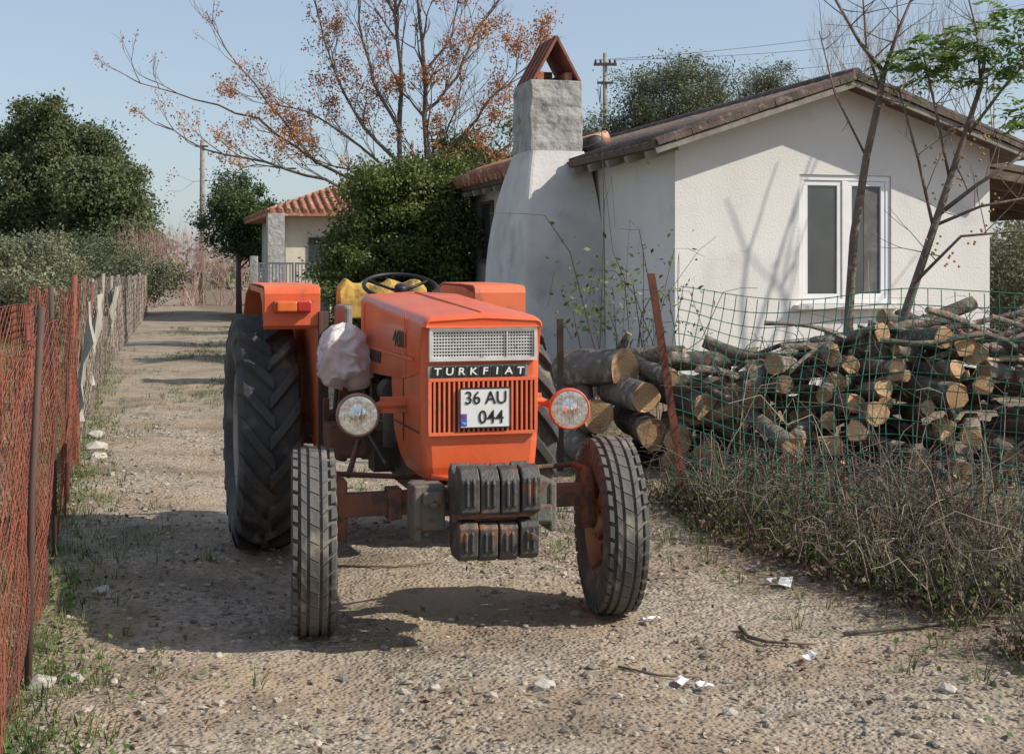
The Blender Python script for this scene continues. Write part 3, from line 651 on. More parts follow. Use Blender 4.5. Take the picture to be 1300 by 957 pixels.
# ---------------------------------------------------------------- second house
H2=empty('house',(-6.9,42,0),A16,label='cream house with an orange tiled hip roof beyond the track',cat='house')
mb=MB(); mb.box((3.0,3.5,1.6),(6.0,7,3.5)); mb.obj('wall',M_cream,H2)
mb=MB(); ex0,ex1,ey0,ey1=-.6,6.6,-.6,7.6; ze=3.3; rp_=1.35; xm=3.0
mb.add([(ex0,ey0,ze),(ex1,ey0,ze),(ex1,ey1,ze),(ex0,ey1,ze),(xm,3.2,ze+rp_),(xm,3.8,ze+rp_),(ex0,ey0,ze-.12),(ex1,ey0,ze-.12),(ex1,ey1,ze-.12),(ex0,ey1,ze-.12)],[(0,1,4),(1,2,5,4),(2,3,5),(3,0,4,5),(0,6,7,1),(1,7,8,2),(2,8,9,3),(3,9,6,0),(6,9,8,7)])
for i in range(29):
    x=ex0+.12+i*.25; t_=min((x-ex0)/(xm-ex0),(ex1-x)/(ex1-xm)); mb.tube([(x,ey0-.03,ze+.03),(x,ey0+t_*3.8,ze+.03+t_*rp_)],.075,6)
for i in range(32):
    yv=ey0+.12+i*.25; t_=min((yv-ey0)/3.8,(ey1-yv)/3.8); mb.tube([(ex0-.03,yv,ze+.03),(ex0+t_*3.6,yv,ze+.03+t_*rp_)],.075,6)
mb.obj('roof',M_tile,H2)
mb=MB(); mb.box((1.2,-.03,2.0),(1.0,.06,1.1),0); mb.box((1.2,-.05,1.42),(1.1,.1,.05),1); mb.obj('window',[M_glass,M_pvc],H2)
mb=MB(); mb.box((-.35,-.4,1.6),(.5,.5,3.3)); mb.obj('pillar',M_conc,H2)
H3=empty('house',(-3.6,56,0),A16,label='distant house with an orange roof seen through branches',cat='house')
mb=MB(); mb.box((2.4,3,2.8),(4.8,6,6)); mb.obj('wall',M_cream,H3)
mb=MB(); mb.add([(-.5,-.5,5.6),(5.3,-.5,5.6),(5.3,6.5,5.6),(-.5,6.5,5.6),(2,3,7.1),(2.8,3,7.1)],[(0,1,5,4),(1,2,5),(2,3,4,5),(3,0,4),(0,3,2,1)])
for i in range(22):
    x=-.4+i*.265; t_=min(1,min((x+.5)/2.5,(5.3-x)/2.5)); mb.tube([(x,-.53,5.62),(x,-.5+t_*3.5,5.62+t_*1.5)],.085,6)
mb.obj('roof',M_tile,H3)
GT=empty('gate',(-6.9,37.5,0),A16*.3,label='grey metal double gate beside the track',cat='gate')
for i in range(2):
    mb=MB(); x0=i*.98
    fr(mb,x0,x0+.95,.08,1.75,.05,-.02,.02)
    for k in range(9): mb.box((x0+.1+k*.094,0,.91),(.03,.02,1.57))
    mb.box((x0+.475,.018,.55),(.86,.01,.9)); mb.obj('gate_leaf',M_gate,GT)
for x in (-.12,2.08): mb=MB(); mb.box((x,0,.95),(.2,.2,1.95)); mb.obj('gate_post',M_conc,GT,bevel=.01)
# ---------------------------------------------------------------- poles and wires
def pole(x,y,h,r,label,arm=True):
    E=empty('utility_pole',(x,y,0),0,label=label,cat='utility pole')
    mb=MB(); mb.tube([(0,0,-.2),(0,0,h*.5),(0,0,h)],[r,r*.85,r*.65],10); mb.obj('pole',M_greytimber,E)
    if arm:
        mb=MB(); mb.box((0,-.1,h-.5),(1.0,.1,.12)); 
        for xx in (-.42,-.2,.2,.42): mb.lathe([(0,0),(0,.05),(.12,.05),(.16,.02),(.16,0)],8,c=(xx,-.1,h-.44),axis='z')
        mb.obj('crossarm',M_darkpost,E)
        mb=MB(); mb.box((0,-.1,h-1.3),(.7,.1,.1)); mb.obj('crossarm',M_darkpost,E)
    else: mb=MB(); mb.box((0,-.1,h-.3),(.6,.08,.08)); mb.obj('crossarm',M_darkpost,E)
pole(-14.6,65,7.7,.16,'grey timber utility pole standing beside the distant track',False)
pole(4.05,60,11.0,.14,'tall timber power pole with crossarms behind the house')
def wire(p,q,sag,r=.010,name='power_line',label='thin dark power line crossing the sky'):
    mb=MB(); p,q=Vector(p),Vector(q); pts=[p.lerp(q,i/24)-Vector((0,0,4*sag*(i/24)*(1-i/24))) for i in range(25)]
    mb.tube(pts,r,4); mb.obj(name,M_wire,label=label,cat='power line',group='power lines')
wire((4.45,60,10.7),(34,66,15.4),.8); wire((3.65,60,10.7),(34,66,16.6),.8); wire((4.3,60,9.8),(34,66,14.5),.7)
# ---------------------------------------------------------------- trees
def limb(mb,a,b,r0,r1,wig=.08,seg=5,n=6):
    a,b=Vector(a),Vector(b); L_=(b-a).length; pts=[]
    for i in range(seg+1):
        t_=i/seg; p=a.lerp(b,t_)
        if 0<i<seg: p+=Vector((R(-1,1),R(-1,1),R(-1,1)))*wig*L_
        pts.append(p)
    mb.tube(pts,[r0+(r1-r0)*i/seg for i in range(seg+1)],n,cap=False)
def leafy(name,label,base,h,tr,crowns,leafm,leaf,per,cr,ncl,asp=2.0,cat='tree',shell=.5,barkm=M_barkl,sprigs=0):
    E=empty(name,base,0,label=label,cat=cat)
    mb=MB(); cl=np.concatenate([clumps(c,r_,n_,shell) for (c,r_),n_ in zip(crowns,ncl)]); cl[:,2]=np.maximum(cl[:,2],.15)
    if tr:
        top=Vector(crowns[0][0]); mb.tube([(0,0,-.2),(R(-.1,.1)*h*.2,0,h*.3),top],[tr,tr*.8,tr*.4],10)
        for c_ in cl[rng.choice(len(cl),min(26,len(cl)),replace=False)]:
            limb(mb,Vector((0,0,h*.25)).lerp(top,R(.1,.9)),c_,tr*.3,tr*.05)
        mb.obj('trunk',barkm,E)
    P=foliage(cl,per,cr)
    if sprigs:
        c0=np.array(crowns[0][0]); ex=[]
        for c_ in cl[rng.choice(len(cl),sprigs)]:
            d_=(c_-c0); d_/=np.linalg.norm(d_)+1e-6; d_=d_+np.array([R(-.4,.4),R(-.4,.4),R(0,.9)]); l_=R(.2,.55)
            for t_ in np.linspace(0,1,26): ex.append(c_+d_*l_*t_+rng.normal(size=3)*.03+np.array([0,0,-.12*t_*t_]))
        P=np.concatenate([P,np.array(ex)])
    P[:,2]=np.maximum(P[:,2],.03)
    quads('crown' if tr else 'foliage',leafquads(P,leaf,asp),leafm,E)
    return E
for i,(x,y,h,rx) in enumerate([(-33,92,12.2,3.9),(-29.5,88,12.8,3.1),(-26.7,90,11.0,2.9),(-37,86,10.6,4.2),(-25.2,84,8.4,2.5)]):
    leafy('broadleaf_tree','tall dense dark green tree in the far grove',(x,y,0),h,.35,[((0,0,h*.60),(rx,rx,h*.36)),((R(-1,1),0,h*.85),(rx*.5,rx*.5,h*.13)),((R(-2,2),-1,h*.38),(rx*.9,rx*.9,h*.2))],M_leafp,.22,400,.52,(58,14,22),asp=1.6)
for i,(x,y,h,rx) in enumerate([(-13.5,36,2.6,1.9),(-15.5,44,2.9,2.2),(-13.8,48,2.6,1.9),(-17.5,40,3.1,2.4),(-17.6,56,3.0,2.2),(-10.9,30,1.4,1.1)]):
    leafy('olive_shrub','grey-green olive shrub behind the wire fence',(x,y,0),h,0,[((0,0,h*.5),(rx,rx*.9,h*.48))],M_leafs if i%2 else M_leafo,.09,400,.29,(46,),cat='shrub',shell=.4)
leafy('evergreen_tree','round dark evergreen tree beside the gate',(-9.9,50,0),4.8,.12,[((0,0,3.4),(1.2,1.3,1.5)),((1.0,.6,3.0),(.9,.9,1.2))],M_leafd,.11,420,.25,(60,24))
leafy('ivy_bush','large dense green ivy mass against the white house',(-1.9,23.2,0),3.4,0,[((0,0,1.6),(1.15,1.1,1.5)),((-.6,-.2,1.2),(.75,.8,1.1)),((.55,-.2,2.0),(.75,.8,1.2)),((.1,0,2.7),(.75,.7,.6)),((.7,.3,2.9),(.4,.4,.5))],M_ivy,.055,440,.13,(160,70,80,50,20),cat='bush',asp=1.4,shell=.6,sprigs=120)
leafy('evergreen_shrub','dark green shrub growing behind the ivy',(-.9,27.5,0),4.4,0,[((0,0,2.4),(1.3,1.2,2.2))],M_ivy,.08,340,.2,(100,),cat='shrub',sprigs=50)
leafy('evergreen_shrub','dark green shrub growing beside the cream house',(-3.4,34,0),4.2,0,[((0,0,1.8),(1.1,1.2,2.1))],M_leafd,.09,280,.22,(80,),cat='shrub',sprigs=30)
leafy('olive_tree','grey-green olive tree behind the house roof',(4.3,37,0),7.6,.16,[((0,0,6.0),(1.5,1.4,1.35)),((-.9,0,5.4),(.9,.9,.9)),((.9,0,5.5),(.9,.9,1.0))],M_leafo,.085,360,.24,(70,22,22),asp=2.6)
leafy('olive_tree','grey-green olive tree behind the house roof',(2.2,41,0),6.2,.14,[((0,0,5.0),(1.0,1.0,1.1))],M_leafo,.085,360,.24,(40,),asp=2.6)
leafy('olive_tree','grey-green olive tree behind the house roof',(8.3,45,0),8.4,.16,[((0,0,6.9),(1.25,1.2,1.3)),((1.2,0,6.2),(.9,.9,.8))],M_leafo,.09,340,.26,(36,18),asp=2.6)
leafy('evergreen_shrub','green shrub behind the porch',(9.4,24,0),2.6,0,[((0,0,1.2),(2.2,1,1.3))],M_leafs,.08,300,.22,(70,),cat='shrub')
leafy('evergreen_shrub','green shrub behind the porch',(12.6,27,0),3.2,0,[((0,0,1.4),(2.2,1,1.7))],M_leafd,.08,300,.22,(70,),cat='shrub')
cl=[]
for i in range(260):
    x=R(-75,90); y=R(110,150); cl.append((x,y,R(.5,3.2)))
cl=np.array(cl); quads('distant_woodland',leafquads(foliage(cl,160,1.3),.5,1.5),M_leafs,kind='stuff')
def grow(mb,p,d,L_,r,dep,tips,spread=.5,up=.15,nseg=3,kids=(2,3),n=6,shr=.72,wig=.12,nodes=None):
    pts=[Vector(p)]; d=Vector(d).normalized()
    for i in range(nseg):
        d=(d+Vector((R(-1,1),R(-1,1),R(-.6,1)))*wig+Vector((0,0,up*.3))).normalized(); pts.append(pts[-1]+d*L_/nseg)
    mb.tube(pts,[r*(1-.4*i/nseg) for i in range(nseg+1)],max(3,n),cap=False)
    if dep<=1: tips.append(pts[-1])
    if dep==0: return
    for k in range(random.randint(*kids)):
        a=(d+Vector((R(-1,1),R(-1,1),R(-.7,.9)))*spread*1.3+Vector((0,0,up))).normalized()
        st=pts[-1] if k<2 else pts[-2]
        grow(mb,st,a,L_*R(shr-.12,shr+.12),r*.6,dep-1,tips,spread,up,nseg,kids,n-1,shr,wig)
def berries(tips,n,cr,s):
    c_=np.array([tuple(t_) for t_ in tips]); P=np.repeat(c_,n,0); sc=np.repeat(rng.uniform(.5,1.6,len(c_)),n)[:,None]; P=P+rng.normal(size=P.shape)*cr*sc+np.array([0,0,-cr*.8])
    return np.concatenate([leafquads(P,s,1.1),leafquads(P,s,1.1)])
def bough(mb,pts,r0,tips,ntw=10,L_=.6,dep=3,spread=.5):
    pts=[Vector(p) for p in pts]; fine=[]
    for i in range(len(pts)-1):
        for k in range(3): fine.append(pts[i].lerp(pts[i+1],k/3)+Vector((R(-.04,.04),R(-.04,.04),R(-.04,.04))))
    fine.append(pts[-1]); m_=len(fine)
    mb.tube(fine,[r0*(1-.75*i/(m_-1)) for i in range(m_)],6,cap=False)
    for k in range(ntw):
        i=int(m_*(.2+.8*random.random())); i=min(i,m_-1); d=(fine[i]-fine[max(0,i-1)]) if i else Vector((0,0,1))
        d=d.normalized()+Vector((R(-1,1),R(-1,1),R(-.5,1)))*.8
        grow(mb,fine[i],d,L_*R(.7,1.2),r0*.30,dep,tips,spread,.05,3,(2,3),4,.72,.14)
E=empty('chinaberry_tree',(-2.0,27,0),0,label='bare tree hung with orange berry clusters behind the ivy',cat='tree')
mb=MB(); tips=[]; tl=[]
bough(mb,[(.3,0,0),(.32,0,2),(.35,0,3.6),(.28,0,5),(.2,.2,6.5),(.1,.1,8)],.09,tips,15,.55)
bough(mb,[(-.1,0,0),(-.15,0,2),(-.18,.1,4),(-.2,0,5.5),(-.28,0,7),(-.4,0,8.2)],.075,tips,15,.55)
for pts,r_,nt_ in [([(-.18,0,3.6),(-.9,0,4.3),(-1.5,0,5.4),(-1.9,.1,7.0)],.045,13),([(-.18,0,4.2),(-.7,0,5.2),(-1.0,0,6.4),(-1.1,0,7.6)],.04,13),
    ([(.35,0,3.6),(1.1,0,4.2),(1.7,0,5.0),(2.3,0,5.5)],.04,16),([(.3,0,4.6),(.9,0,5.3),(1.3,0,6.2),(1.9,0,7.0)],.038,14),([(.33,0,3.0),(1.2,-.1,3.6),(2.1,0,4.0)],.034,12),
    ([(-.15,0,2.8),(-1.2,0,3.5),(-2.2,0,3.8)],.036,12),([(-.15,0,3.2),(-1.0,.2,4.0),(-2.0,.1,4.6),(-2.8,0,4.9)],.036,12),([(.28,.1,5.4),(.8,0,6.1),(1.1,0,7.2)],.032,9),([(.33,.1,3.4),(.8,.2,4.4),(1.0,0,5.2)],.032,12)]:
    bough(mb,pts,r_,tips,nt_,.5)
for pts,r_,nt_ in [([(-.15,0,2.5),(-1.6,-.2,3.3),(-2.8,-.2,3.6),(-4.0,-.2,3.9),(-4.9,-.2,4.4)],.04,10),([(-.18,0,3.0),(-1.8,.1,3.6),(-3.0,.1,4.5),(-4.2,.1,4.9),(-5.3,.1,5.2)],.04,9),
    ([(-1.8,.1,3.6),(-2.8,.1,4.8),(-3.6,.1,5.9),(-4.0,0,6.6)],.028,8),([(-2.2,0,3.5),(-3.0,0,3.6),(-3.8,0,3.3)],.02,8)]:
    bough(mb,pts,r_,tl,nt_,.45,2,.4)
mb.obj('trunk',M_barkl,E,fix=False)
def cn(t_): return noise.noise(Vector((t_.x*1.1,t_.y*1.1,t_.z*1.1)))
tp=[t_ for t_ in tips if cn(t_)>-.10+R(-.15,.15)]+[t_ for t_ in tl if (t_.z<4.9 and random.random()<.85) or random.random()<.2]
quads('berries',berries(tp,9,.062,.038),M_berry,E)
for x,y,h in ((9.5,34,3.2),(12.0,36,3.4),(14.0,33,3.0),(10.6,42,3.6)):
    E=empty('bare_tree',(x,y,0),0,label='leafless thin-branched tree behind the house',cat='tree'); mb=MB(); tips=[]
    mb.tube([(0,0,0),(.1,0,h*.5),(0,0,h)],[.1,.08,.06],8)
    for k in range(5): a=k*1.3+R(0,1); grow(mb,(0,0,h-.1),(math.cos(a)*.7,math.sin(a)*.7,1.3),1.7,.03,5,tips,.42,.2,3,(2,3),5,.74,.1)
    mb.obj('trunk',M_twig,E,fix=False)
for x,y,s in ((-15.4,58,1.2),(-13.9,60,1.2),(-12.8,62,.9)):
    E=empty('bare_shrub',(x,y,0),0,label='leafless reddish-pink shrub beside the distant track',cat='shrub'); mb=MB(); tips=[]
    for k in range(16): a=R(0,6.28); grow(mb,(R(-.5,.5),R(-.4,.4),0),(math.cos(a)*.6,math.sin(a)*.6,1.2),1.15*s,.022,3,tips,.4,.2,3,(3,3),4,.72,.12)
    mb.obj('stems',M_twigp,E,fix=False)
def PX(px,py,Y): return ((px-650)*Y/1750,Y,1.5+(345-py)*Y/1750)
E=empty('chinaberry_sapling',(0,0,0),0,label='slender two-stemmed young tree rising through the wood pile',cat='tree')
mb=MB(); tips=[]
A=[PX(1082,620,10),PX(1078,520,10),PX(1076,430,10),PX(1084,300,10),PX(1100,200,10),PX(1118,118,10),PX(1122,90,10)]
mb.tube(A,[.042,.038,.035,.031,.028,.024,.022],9)
B=[PX(1092,615,10.05),PX(1108,500,10),PX(1145,410,9.95),PX(1172,330,9.9),PX(1192,270,9.9),PX(1222,180,9.9),PX(1245,110,9.9),PX(1252,60,9.9)]
mb.tube(B,[.042,.038,.034,.03,.027,.022,.017,.011],9)
for pts,r_ in [([PX(1122,92,10),PX(1092,55,10),PX(1055,-10,10)],.018),([PX(1122,92,10),PX(1140,40,10),PX(1165,-20,10)],.016),([PX(1118,118,10),PX(1100,60,10),PX(1095,-10,9.8)],.012),([PX(1192,272,9.9),PX(1240,235,9.8),PX(1310,190,9.7)],.018),([PX(1190,285,9.9),PX(1245,262,9.8),PX(1310,250,9.7)],.013),([PX(1160,360,9.9),PX(1220,300,9.8),PX(1310,292,9.7)],.013),([PX(1185,290,9.9),PX(1165,200,9.9),PX(1140,110,9.9)],.013),([PX(1205,225,9.9),PX(1190,150,9.9),PX(1170,60,9.9)],.012),([PX(1222,180,9.9),PX(1275,110,9.8),PX(1320,60,9.7)],.013),([PX(1100,200,10),PX(1060,120,10.2),PX(1040,40,10.2)],.009),([PX(1245,110,9.9),PX(1240,40,9.9),PX(1225,-20,9.9)],.01)]:
    mid=[Vector(p) for p in pts]; mb.tube(mid,[r_,r_*.8,r_*.5],7)
    for k in range(5):
        t_=R(.2,1); p=mid[0].lerp(mid[1],t_*2) if t_<.5 else mid[1].lerp(mid[2],t_*2-1)
        grow(mb,p,(R(-1,1),R(-1,1),R(-.1,1)),.32,r_*.35,1,tips,.5,.1,3,(1,2),4)
mb.obj('trunk',M_barkl,E,fix=False)
mb=MB()
for (px,py) in [(1195,240),(1210,205),(1225,215),(1188,300),(1205,320),(1235,190),(1248,160),(1130,125),(1120,120),(1215,150),(1240,290),(1260,250),(1180,190)]:
    for k in range(7):
        p=Vector(PX(px+R(-14,14),py+R(-6,22),9.9+R(-.1,.1))); mb.add([tuple(p+Vector(v)*.011) for v in ico],icf,0,True)
mb.obj('berries',mat('yellow_berries',(.45,.27,.09),(.33,.19,.07),9,.5),E,fix=False)
Q=[]
def pinnate(p,d,L_):
    p=Vector(p); d=Vector(d).normalized(); s_=d.cross(Vector((0,0,1))).normalized()
    m_=10
    for i in range(m_):
        t_=(i+1)/m_; c_=p+d*L_*t_-Vector((0,0,L_*.5*t_*t_))
        for sg in (-1,1):
            l_=.075*(1-.5*abs(t_-.4)); a=(s_*sg+d*.5-Vector((0,0,.45))+Vector((R(-.4,.4),R(-.4,.4),R(-.4,.4)))).normalized(); w_=(d+Vector((R(-.3,.3),R(-.3,.3),R(-.6,.6)))).normalized()*.012
            Q.append([c_,c_+a*l_*.4+w_,c_+a*l_,c_+a*l_*.4-w_])
hubs=[PX(1165,95,9.9),PX(1195,75,9.8),PX(1240,60,9.8),PX(1285,45,9.7),PX(1300,90,9.7),PX(1260,100,9.8),PX(1145,80,9.9),PX(1320,140,9.6),PX(1215,90,9.9),PX(1290,20,9.6),PX(1180,60,9.9),PX(1265,70,9.7),PX(1300,160,9.6),PX(1225,50,9.9),PX(1300,60,9.7)]
for h_ in hubs:
    for k in range(11): a=R(0,6.28); pinnate(Vector(h_)+Vector((R(-.06,.06),R(-.1,.1),R(-.06,.08))),(math.cos(a),math.sin(a),R(-.2,1.0)),R(.18,.36))
quads('crown',np.array([[tuple(v) for v in q] for q in Q]),M_leafv,E)
E=empty('bare_tree',(7.6,14.1,0),0,label='leafless tree standing outside the porch',cat='tree'); mb=MB(); tips=[]
mb.tube([(0,0,0),(.1,0,1.4),(0,0,3.2)],[.08,.07,.06],8)
for k in range(4): a=k*1.6+.4; grow(mb,(0,0,2.4+.2*k),(math.cos(a)*.8,math.sin(a)*.3,1.2),1.3,.035,2,tips,.4,.2,3,(2,2),5,.75,.1)
mb.obj('trunk',M_bark,E,fix=False)
# ---------------------------------------------------------------- FENCES
def fpt(s_):
    P_=[(-1.25,3.1),(-1.8,5.05),(-4.12,13.1),(-6.0,20),(-13,49)]
    for a,b_ in zip(P_,P_[1:]):
        a,b_=Vector(a),Vector(b_); l_=(b_-a).length
        if s_<=l_: return a.lerp(b_,s_/l_)
        s_-=l_
    return b_
def fence_h(s_): return 1.40+.09*noise.noise(Vector((s_*.9,1,0)))-.06*math.sin(s_*1.9)**2
def net(mb,s0,s1,step,r,h=None,lean=.05,diag=True,seg=9,off=0):
    def P3(s_,t_):
        p=fpt(max(0,s_)); hh=fence_h(s_); k=noise.noise(Vector((s_*1.1,t_*1.3,off)))*lean+noise.noise(Vector((s_*3.5,t_*3,off)))*lean*.4
        return (p.x+k+off*.02,p.y-k*.3,.02+hh*t_*(h or 1))
    x=s0-1.4
    while x<s1:
        for sg in ((1,-1) if diag else (0,)):
            pts=[]
            for i in range(seg+1):
                t_=i/seg; s_=x+(t_*1.4 if sg>0 else (1-t_)*1.4)
                if s0<=s_<=s1: pts.append(P3(s_,t_))
            if len(pts)>1: mb.tube(pts,r,3,cap=False,sm=False)
        x+=step
    for t_ in (.01,.5,1):
        mb.tube([P3(s0+(s1-s0)*i/40,t_) for i in range(41)],r*1.5,3,cap=False)
FE=empty('wire_fence',(0,0,0),0,label='sagging rust-red and grey netting fence along the track',cat='fence')
mb=MB(); net(mb,0,5.2,.048,.0016,off=0,lean=.10,seg=20); mb.obj('rusty_netting',M_rust,FE,fix=False,label='rust-red plastic netting')
mb=MB(); net(mb,.2,3.6,.07,.0015,h=.9,off=1.0,lean=.12,seg=20); mb.obj('rusty_netting',M_rust,FE,fix=False)
mb=MB(); net(mb,5.2,9,.08,.0021,off=2,lean=.08); mb.obj('rusty_netting',M_rust,FE,fix=False)
mb=MB(); net(mb,9,22,.13,.003,off=3,lean=.1); mb.obj('pale_netting',M_net,FE,fix=False)
mb=MB(); net(mb,22,46,.28,.006,off=3); mb.obj('pale_netting',M_net,FE,fix=False)
for a_,b_ in ((8.3,9.0),(12,12.8),(19,20.5)):
    mb=MB(); sec=[]
    for i in range(17):
        s_=a_+(b_-a_)*i/16; p=fpt(s_); hh=fence_h(s_)-.05+.08*noise.noise(Vector((s_*3,2,0)))
        sec.append([(p.x+.04+.10*noise.noise(Vector((s_*4,k*.6,0)))+.02*k,p.y,hh*(.2+.75*k/6)+.03*noise.noise(Vector((s_*6,k,1)))) for k in range(7)])
    for i in range(16):
        for k in range(6): mb.add([sec[i][k],sec[i+1][k],sec[i+1][k+1],sec[i][k+1]],[(0,1,2,3)])
    mb.obj('shade_cloth',M_cloth,FE,fix=False)
for s_ in (1.95,4.3,6.0,7.9,9.9,11.9,14,17,20,24,28,33,38,43):
    p=fpt(s_); mb=MB(); l_=R(-.05,.05); mb.tube([(p.x+.03,p.y,-.1),(p.x+.03+l_*.4,p.y,.7),(p.x+.03+l_,p.y+l_,1.45+R(-.08,.03))],.014 if s_<5 else (.02 if s_<12 else .03),7,jit=.1); mb.obj('post',M_darkpost if s_<5 else (M_rustpost if s_<12 else M_greytimber),FE)
def rp3(s_,t_):
    P_=[(.98,8.6),(1.55,8.05),(2.3,7.35),(3.5,6.5)]; cs=[0]
    for a,b_ in zip(P_,P_[1:]): cs.append(cs[-1]+(Vector(b_)-Vector(a)).length)
    for i in range(3):
        if s_<=cs[i+1] or i==2:
            k=(s_-cs[i])/(cs[i+1]-cs[i]); p=Vector(P_[i]).lerp(Vector(P_[i+1]),k); break
    b_=noise.noise(Vector((s_*1.1,t_*1.3,0)))*.16+noise.noise(Vector((s_*3,t_*3,3)))*.03
    lean=-.40*(1-t_)*math.sin(min(1,s_/1.2)*math.pi/2)
    top=1.44-.10*math.sin(s_*1.7)**2-.015*s_
    return (p.x+(b_+lean)*.25+.06*t_,p.y+(b_+lean)*.9,.03+top*t_+.10*noise.noise(Vector((s_*1.1,t_*1.5,7))))
RFN=empty('wire_mesh_fence',(0,0,0),0,label='bent green welded wire mesh fence in front of the firewood',cat='fence')
mb=MB(); s_=0
while s_<3.6:
    mb.tube([rp3(s_+.03*math.sin(i*.4+s_*.7),i/18) for i in range(19)],.0031,3,cap=False,sm=False); s_+=.078
for i in range(18):
    t_=i/17
    mb.tube([rp3(3.6*k/60,t_+.008*math.sin(k*.3+i)) for k in range(61)],.0031,3,cap=False,sm=False)
mb.obj('wire_mesh',M_gwire,RFN,fix=False)
mb=MB(); q=[(-.02,-.02),(.025,-.02),(.025,-.012),(-.012,-.012),(-.012,.025),(-.02,.025)]
mb.loft([[(1.10+x,8.55+y,-.1) for x,y in q],[(.865+x,8.6+y,1.49) for x,y in q]]); mb.obj('post',M_rustpost,RFN,label='leaning rusty angle-iron post')
mb=MB(); mb.box((.36,10.3,.55),(.05,.05,1.2)); mb.obj('fence_post',M_darkpost,bevel=.004,label='short black post beside the log stack',cat='post')
# ---------------------------------------------------------------- LOGS
nlog=0
def log(p,yaw,pitch,L_,r,cut=True,bend=0,split=False):
    global nlog; nlog+=1
    mb=MB(); n=11; k=6; sh=[R(.85,1.12) for _ in range(n)]
    if split:
        for j in range(n):
            a=2*math.pi*j/n
            if math.sin(a)>.15: sh[j]=min(sh[j],.15/math.sin(a)+.12)
    secs=[]
    for i in range(k+1):
        x=(i/k-.5)*L_; rr_=r*(1+.10*R(-1,1)); b_=bend*math.sin(math.pi*i/k); e_=bend*.5*math.sin(2*math.pi*i/k)
        secs.append([(x+(R(-.012,.012) if i in(0,k) else 0),math.cos(2*math.pi*j/n)*rr_*sh[j]+b_,math.sin(2*math.pi*j/n)*rr_*sh[j]+e_) for j in range(n)])
    vs=[v for q_ in secs for v in q_]
    for i in range(k):
        for j in range(n):
            top=split and (math.sin(2*math.pi*(j+.5)/n)>.3)
            mb.f.append((i*n+j,i*n+(j+1)%n,(i+1)*n+(j+1)%n,(i+1)*n+j)); mb.m.append(1 if top else 0); mb.s.append(not top)
    mb.v+=vs
    mb.add(secs[0],[tuple(reversed(range(n)))],1); mb.add(secs[-1],[tuple(range(n))],1)
    if r>.045 and random.random()<.45:
        a=R(3.3,6.1); x_=R(-.25,.25)*L_; mb.tube([(x_,math.cos(a)*r*.8,math.sin(a)*r*.8),(x_+.08,math.cos(a)*r*2.2,math.sin(a)*r*2.2)],[r*.45,r*.3],7,capmi=1)
    return mb.obj('log',[M_bark,M_cut],loc=p,rot=(R(0,6.28),pitch,yaw),fix=False,label='cut firewood log with rough bark and pale sawn end' if r>.07 else ('split firewood billet showing its raw inner face' if split else 'thin crooked firewood branch on the wood pile'),cat='log',group='firewood logs in the pile')
for x,y,z,r,yw,L_ in [(.62,10.6,.75,.135,-.95,.75),(.86,10.30,.60,.12,-1.3,.8),(.60,10.4,.42,.13,-1.5,.8),(.95,10.35,.36,.12,-1.45,.9),(1.22,10.3,.58,.10,-1.2,.9),(1.25,10.3,.33,.11,-1.7,.9),(.55,10.5,.14,.13,-1.4,.8),(.82,10.3,.13,.12,-1.6,.8),(1.12,10.3,.12,.12,-1.4,.9),(1.42,10.3,.14,.12,-1.6,.9),(.85,10.8,.82,.09,-.25,1.0),(1.15,10.75,.80,.08,.1,1.1),(1.5,10.3,.40,.10,-1.3,.9),(1.45,10.3,.62,.08,-1.2,.8),(1.7,10.4,.2,.10,-1.5,.9),(1.72,10.3,.48,.09,-1.3,.9),(1.05,10.2,.76,.06,-1.35,.8),(1.35,10.9,.78,.06,-.2,1.2)]:
    log((x,y,z),yw,R(-.12,.12),L_,r)
def Hh(x): return np.interp(x,[.4,1.5,2.0,2.6,3.2,3.8,4.6,5.5],[.75,.76,.92,1.06,1.20,1.02,.84,.75])
# sawn ends facing the track
for layer in range(7):
    z=.12+layer*.145
    for k in range(13):
        x=1.62+(k+random.random())*.165
        if z>Hh(x)+.0: continue
        if random.random()<.42: continue
        r=R(.05,.085); log((x,R(9.25,9.6)+.05*layer,z+R(-.03,.03)),-1.57+R(-.45,.45),R(-.18,.18),R(.5,.8),r)
for layer in range(8):
    z=.08+layer*.14
    for k in range(24):
        x=1.40+(k+random.random())*.14; y=R(9.5,10.8)
        if z>Hh(x)-abs(y-10.2)*.25+.06: continue
        if y>10.5 and layer<5: continue
        r=random.choice((R(.022,.05),R(.035,.065),R(.05,.08))); yw=random.choice((R(-2.0,-1.2),R(-.8,.5),R(-.5,.2),R(.3,1.0),R(-1.2,-.6))); log((x,y,z+R(-.04,.04)),yw,R(-.38,.38),R(.4,.9),r,bend=R(-.05,.05),split=random.random()<.35)
for k in range(24):
    x=R(1.7,4.2); log((x,R(9.4,10.4),Hh(x)*R(.75,1.03)),R(-.9,.9),R(-.45,.35),R(.7,1.4),R(.014,.032),bend=R(-.14,.14))
log((3.0,10.2,1.10),.25,-.34,1.0,.06); log((3.35,10.1,.94),.2,-.1,.9,.09)
print('logs',nlog)
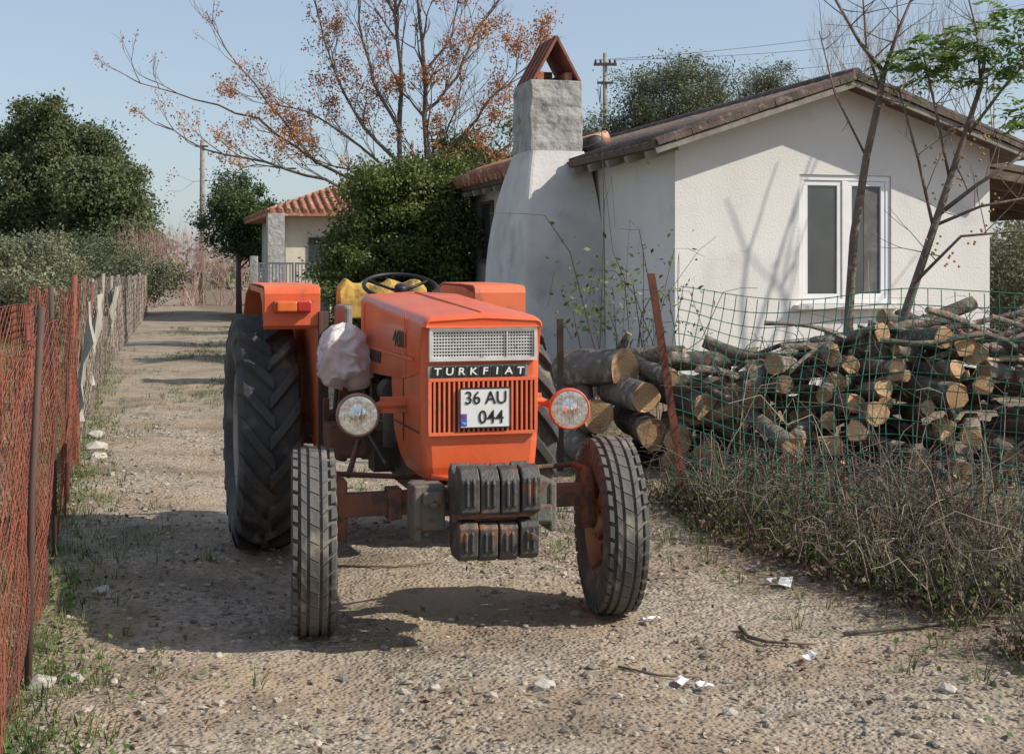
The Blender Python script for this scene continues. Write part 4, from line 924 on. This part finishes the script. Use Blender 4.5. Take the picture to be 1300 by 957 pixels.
# ---------------------------------------------------------------- BRUSH
def stems(name,n,fn,h,r,m,arc=.6,z0=None,**k):
    mb=MB()
    for i in range(n):
        x,y=fn(); z=G(x,y) if z0 is None else z0(x); a=R(0,6.28); hh=h*R(.25,1.2)*(1.7 if random.random()<.07 else 1); rr_=r*R(.6,1.3); l_=hh*R(.2,arc*2.6); p=[]
        for j in range(6):
            t_=j/5; p.append((x+math.cos(a)*l_*t_+R(-.015,.015),y+math.sin(a)*l_*t_+R(-.015,.015),z+hh*math.sin(t_*R(1.4,2.6))))
        mb.tube(p,[rr_*(1-.12*j) for j in range(6)],3,cap=False,sm=False)
    return mb.obj(name,m,fix=False,**k)
def br1():
    while True:
        y=5.0+random.random()*4.0; xl=np.interp(y,[4.5,6,7.5,9.4],[2.15,1.75,1.2,.95]); x=xl+abs(random.gauss(0,.9))
        if noise.noise(Vector((x*1.7,y*1.7,2)))>-.05+R(-.25,.1): return x,y
def br4():
    while True:
        x,y=br1()
        if x>np.interp(y,[4.5,6,7.5,9.4],[2.5,2.1,1.5,1.1]): return x,y
def br2():
    x=R(.5,3.6); return x,R(8.8,9.2)
stems('dry_brush',1400,br1,.24,.0028,M_dry,kind='stuff')
stems('dark_brush',1500,br1,.27,.003,M_dryd,kind='stuff')
stems('dark_thicket',350,br4,.42,.0035,M_dryd,arc=.9,kind='stuff')
stems('brush_under_logs',260,br2,.22,.004,M_dryd,kind='stuff')
stems('twigs_on_logs',300,lambda:(R(1.5,3.7),R(9.3,10.3)),.20,.0035,M_dryd,z0=lambda x:Hh(x)*R(.5,1.0),arc=1.2,kind='stuff')
stems('tall_brambles',75,br4,.80,.003,M_dry,arc=.7,kind='stuff')
P=np.array([(lambda p:(p[0],p[1],G(*p)+abs(random.gauss(0,.08))))(br1()) for i in range(11000)])
quads('brush_leaves',leafquads(P,.032,1.6),M_ivy,kind='stuff')
P=np.array([(lambda p:(p[0]-.1,p[1],G(*p)+abs(random.gauss(0,.05))))(br1()) for i in range(6000)])
quads('dead_leaves',leafquads(P,.036,1.7),M_litter,kind='stuff')
stems('wall_weeds',40,lambda:(R(.75,1.6),R(13.0,13.7)),1.7,.006,M_dryd,arc=.30,kind='stuff')
P=np.array([(R(.5,1.7)+random.gauss(0,.15),R(12.8,13.8),.9+abs(random.gauss(0,.45))) for i in range(420)])
quads('weed_leaves',leafquads(P,.06,2),M_ivy,kind='stuff')
def stick(pts,r):
    mb=MB(); mb.tube([(x,y,G(x,y)+r+.004) for x,y in pts],[r,r*.9,r*.7,r*.4][:len(pts)],6); mb.obj('fallen_stick',M_barkl,fix=False,label='dry crooked stick lying on the gravel',cat='stick',group='sticks on the ground')
stick([(.95,5.75),(.96,5.6),(1.02,5.5),(1.2,5.45)],.010); stick([(1.35,5.6),(1.7,5.75),(2.0,5.8),(2.3,5.7)],.009); stick([(-.9,7.0),(-.6,6.95),(-.4,7.1)],.006); stick([(.4,5.2),(.55,5.12),(.7,5.15)],.005); stick([(.35,6.6),(.6,6.7),(.85,6.68)],.007)
for i,(x,y,s_) in enumerate([(1.30,6.55,.05),(.62,5.05,.04),(.7,5.0,.03),(1.15,5.3,.035),(.6,5.9,.035),(1.45,7.0,.04),(1.75,7.4,.05),(1.25,6.6,.03)]):
    mb=MB(); g_=[[(u_*s_,v_*s_*.6,.008+R(0,.018)) for u_ in (-1,-.3,.4,1)] for v_ in (-1,0,1)]
    for a in range(2):
        for b_ in range(3): mb.add([g_[a][b_],g_[a][b_+1],g_[a+1][b_+1],g_[a+1][b_]],[(0,1,2,3)])
    mb.obj('paper_scrap',M_paper,loc=(x,y,G(x,y)+.01),rot=(R(-.2,.2),R(-.2,.2),R(0,6)),fix=False,label='crumpled white paper scrap on the ground',cat='litter',group='litter on the ground')
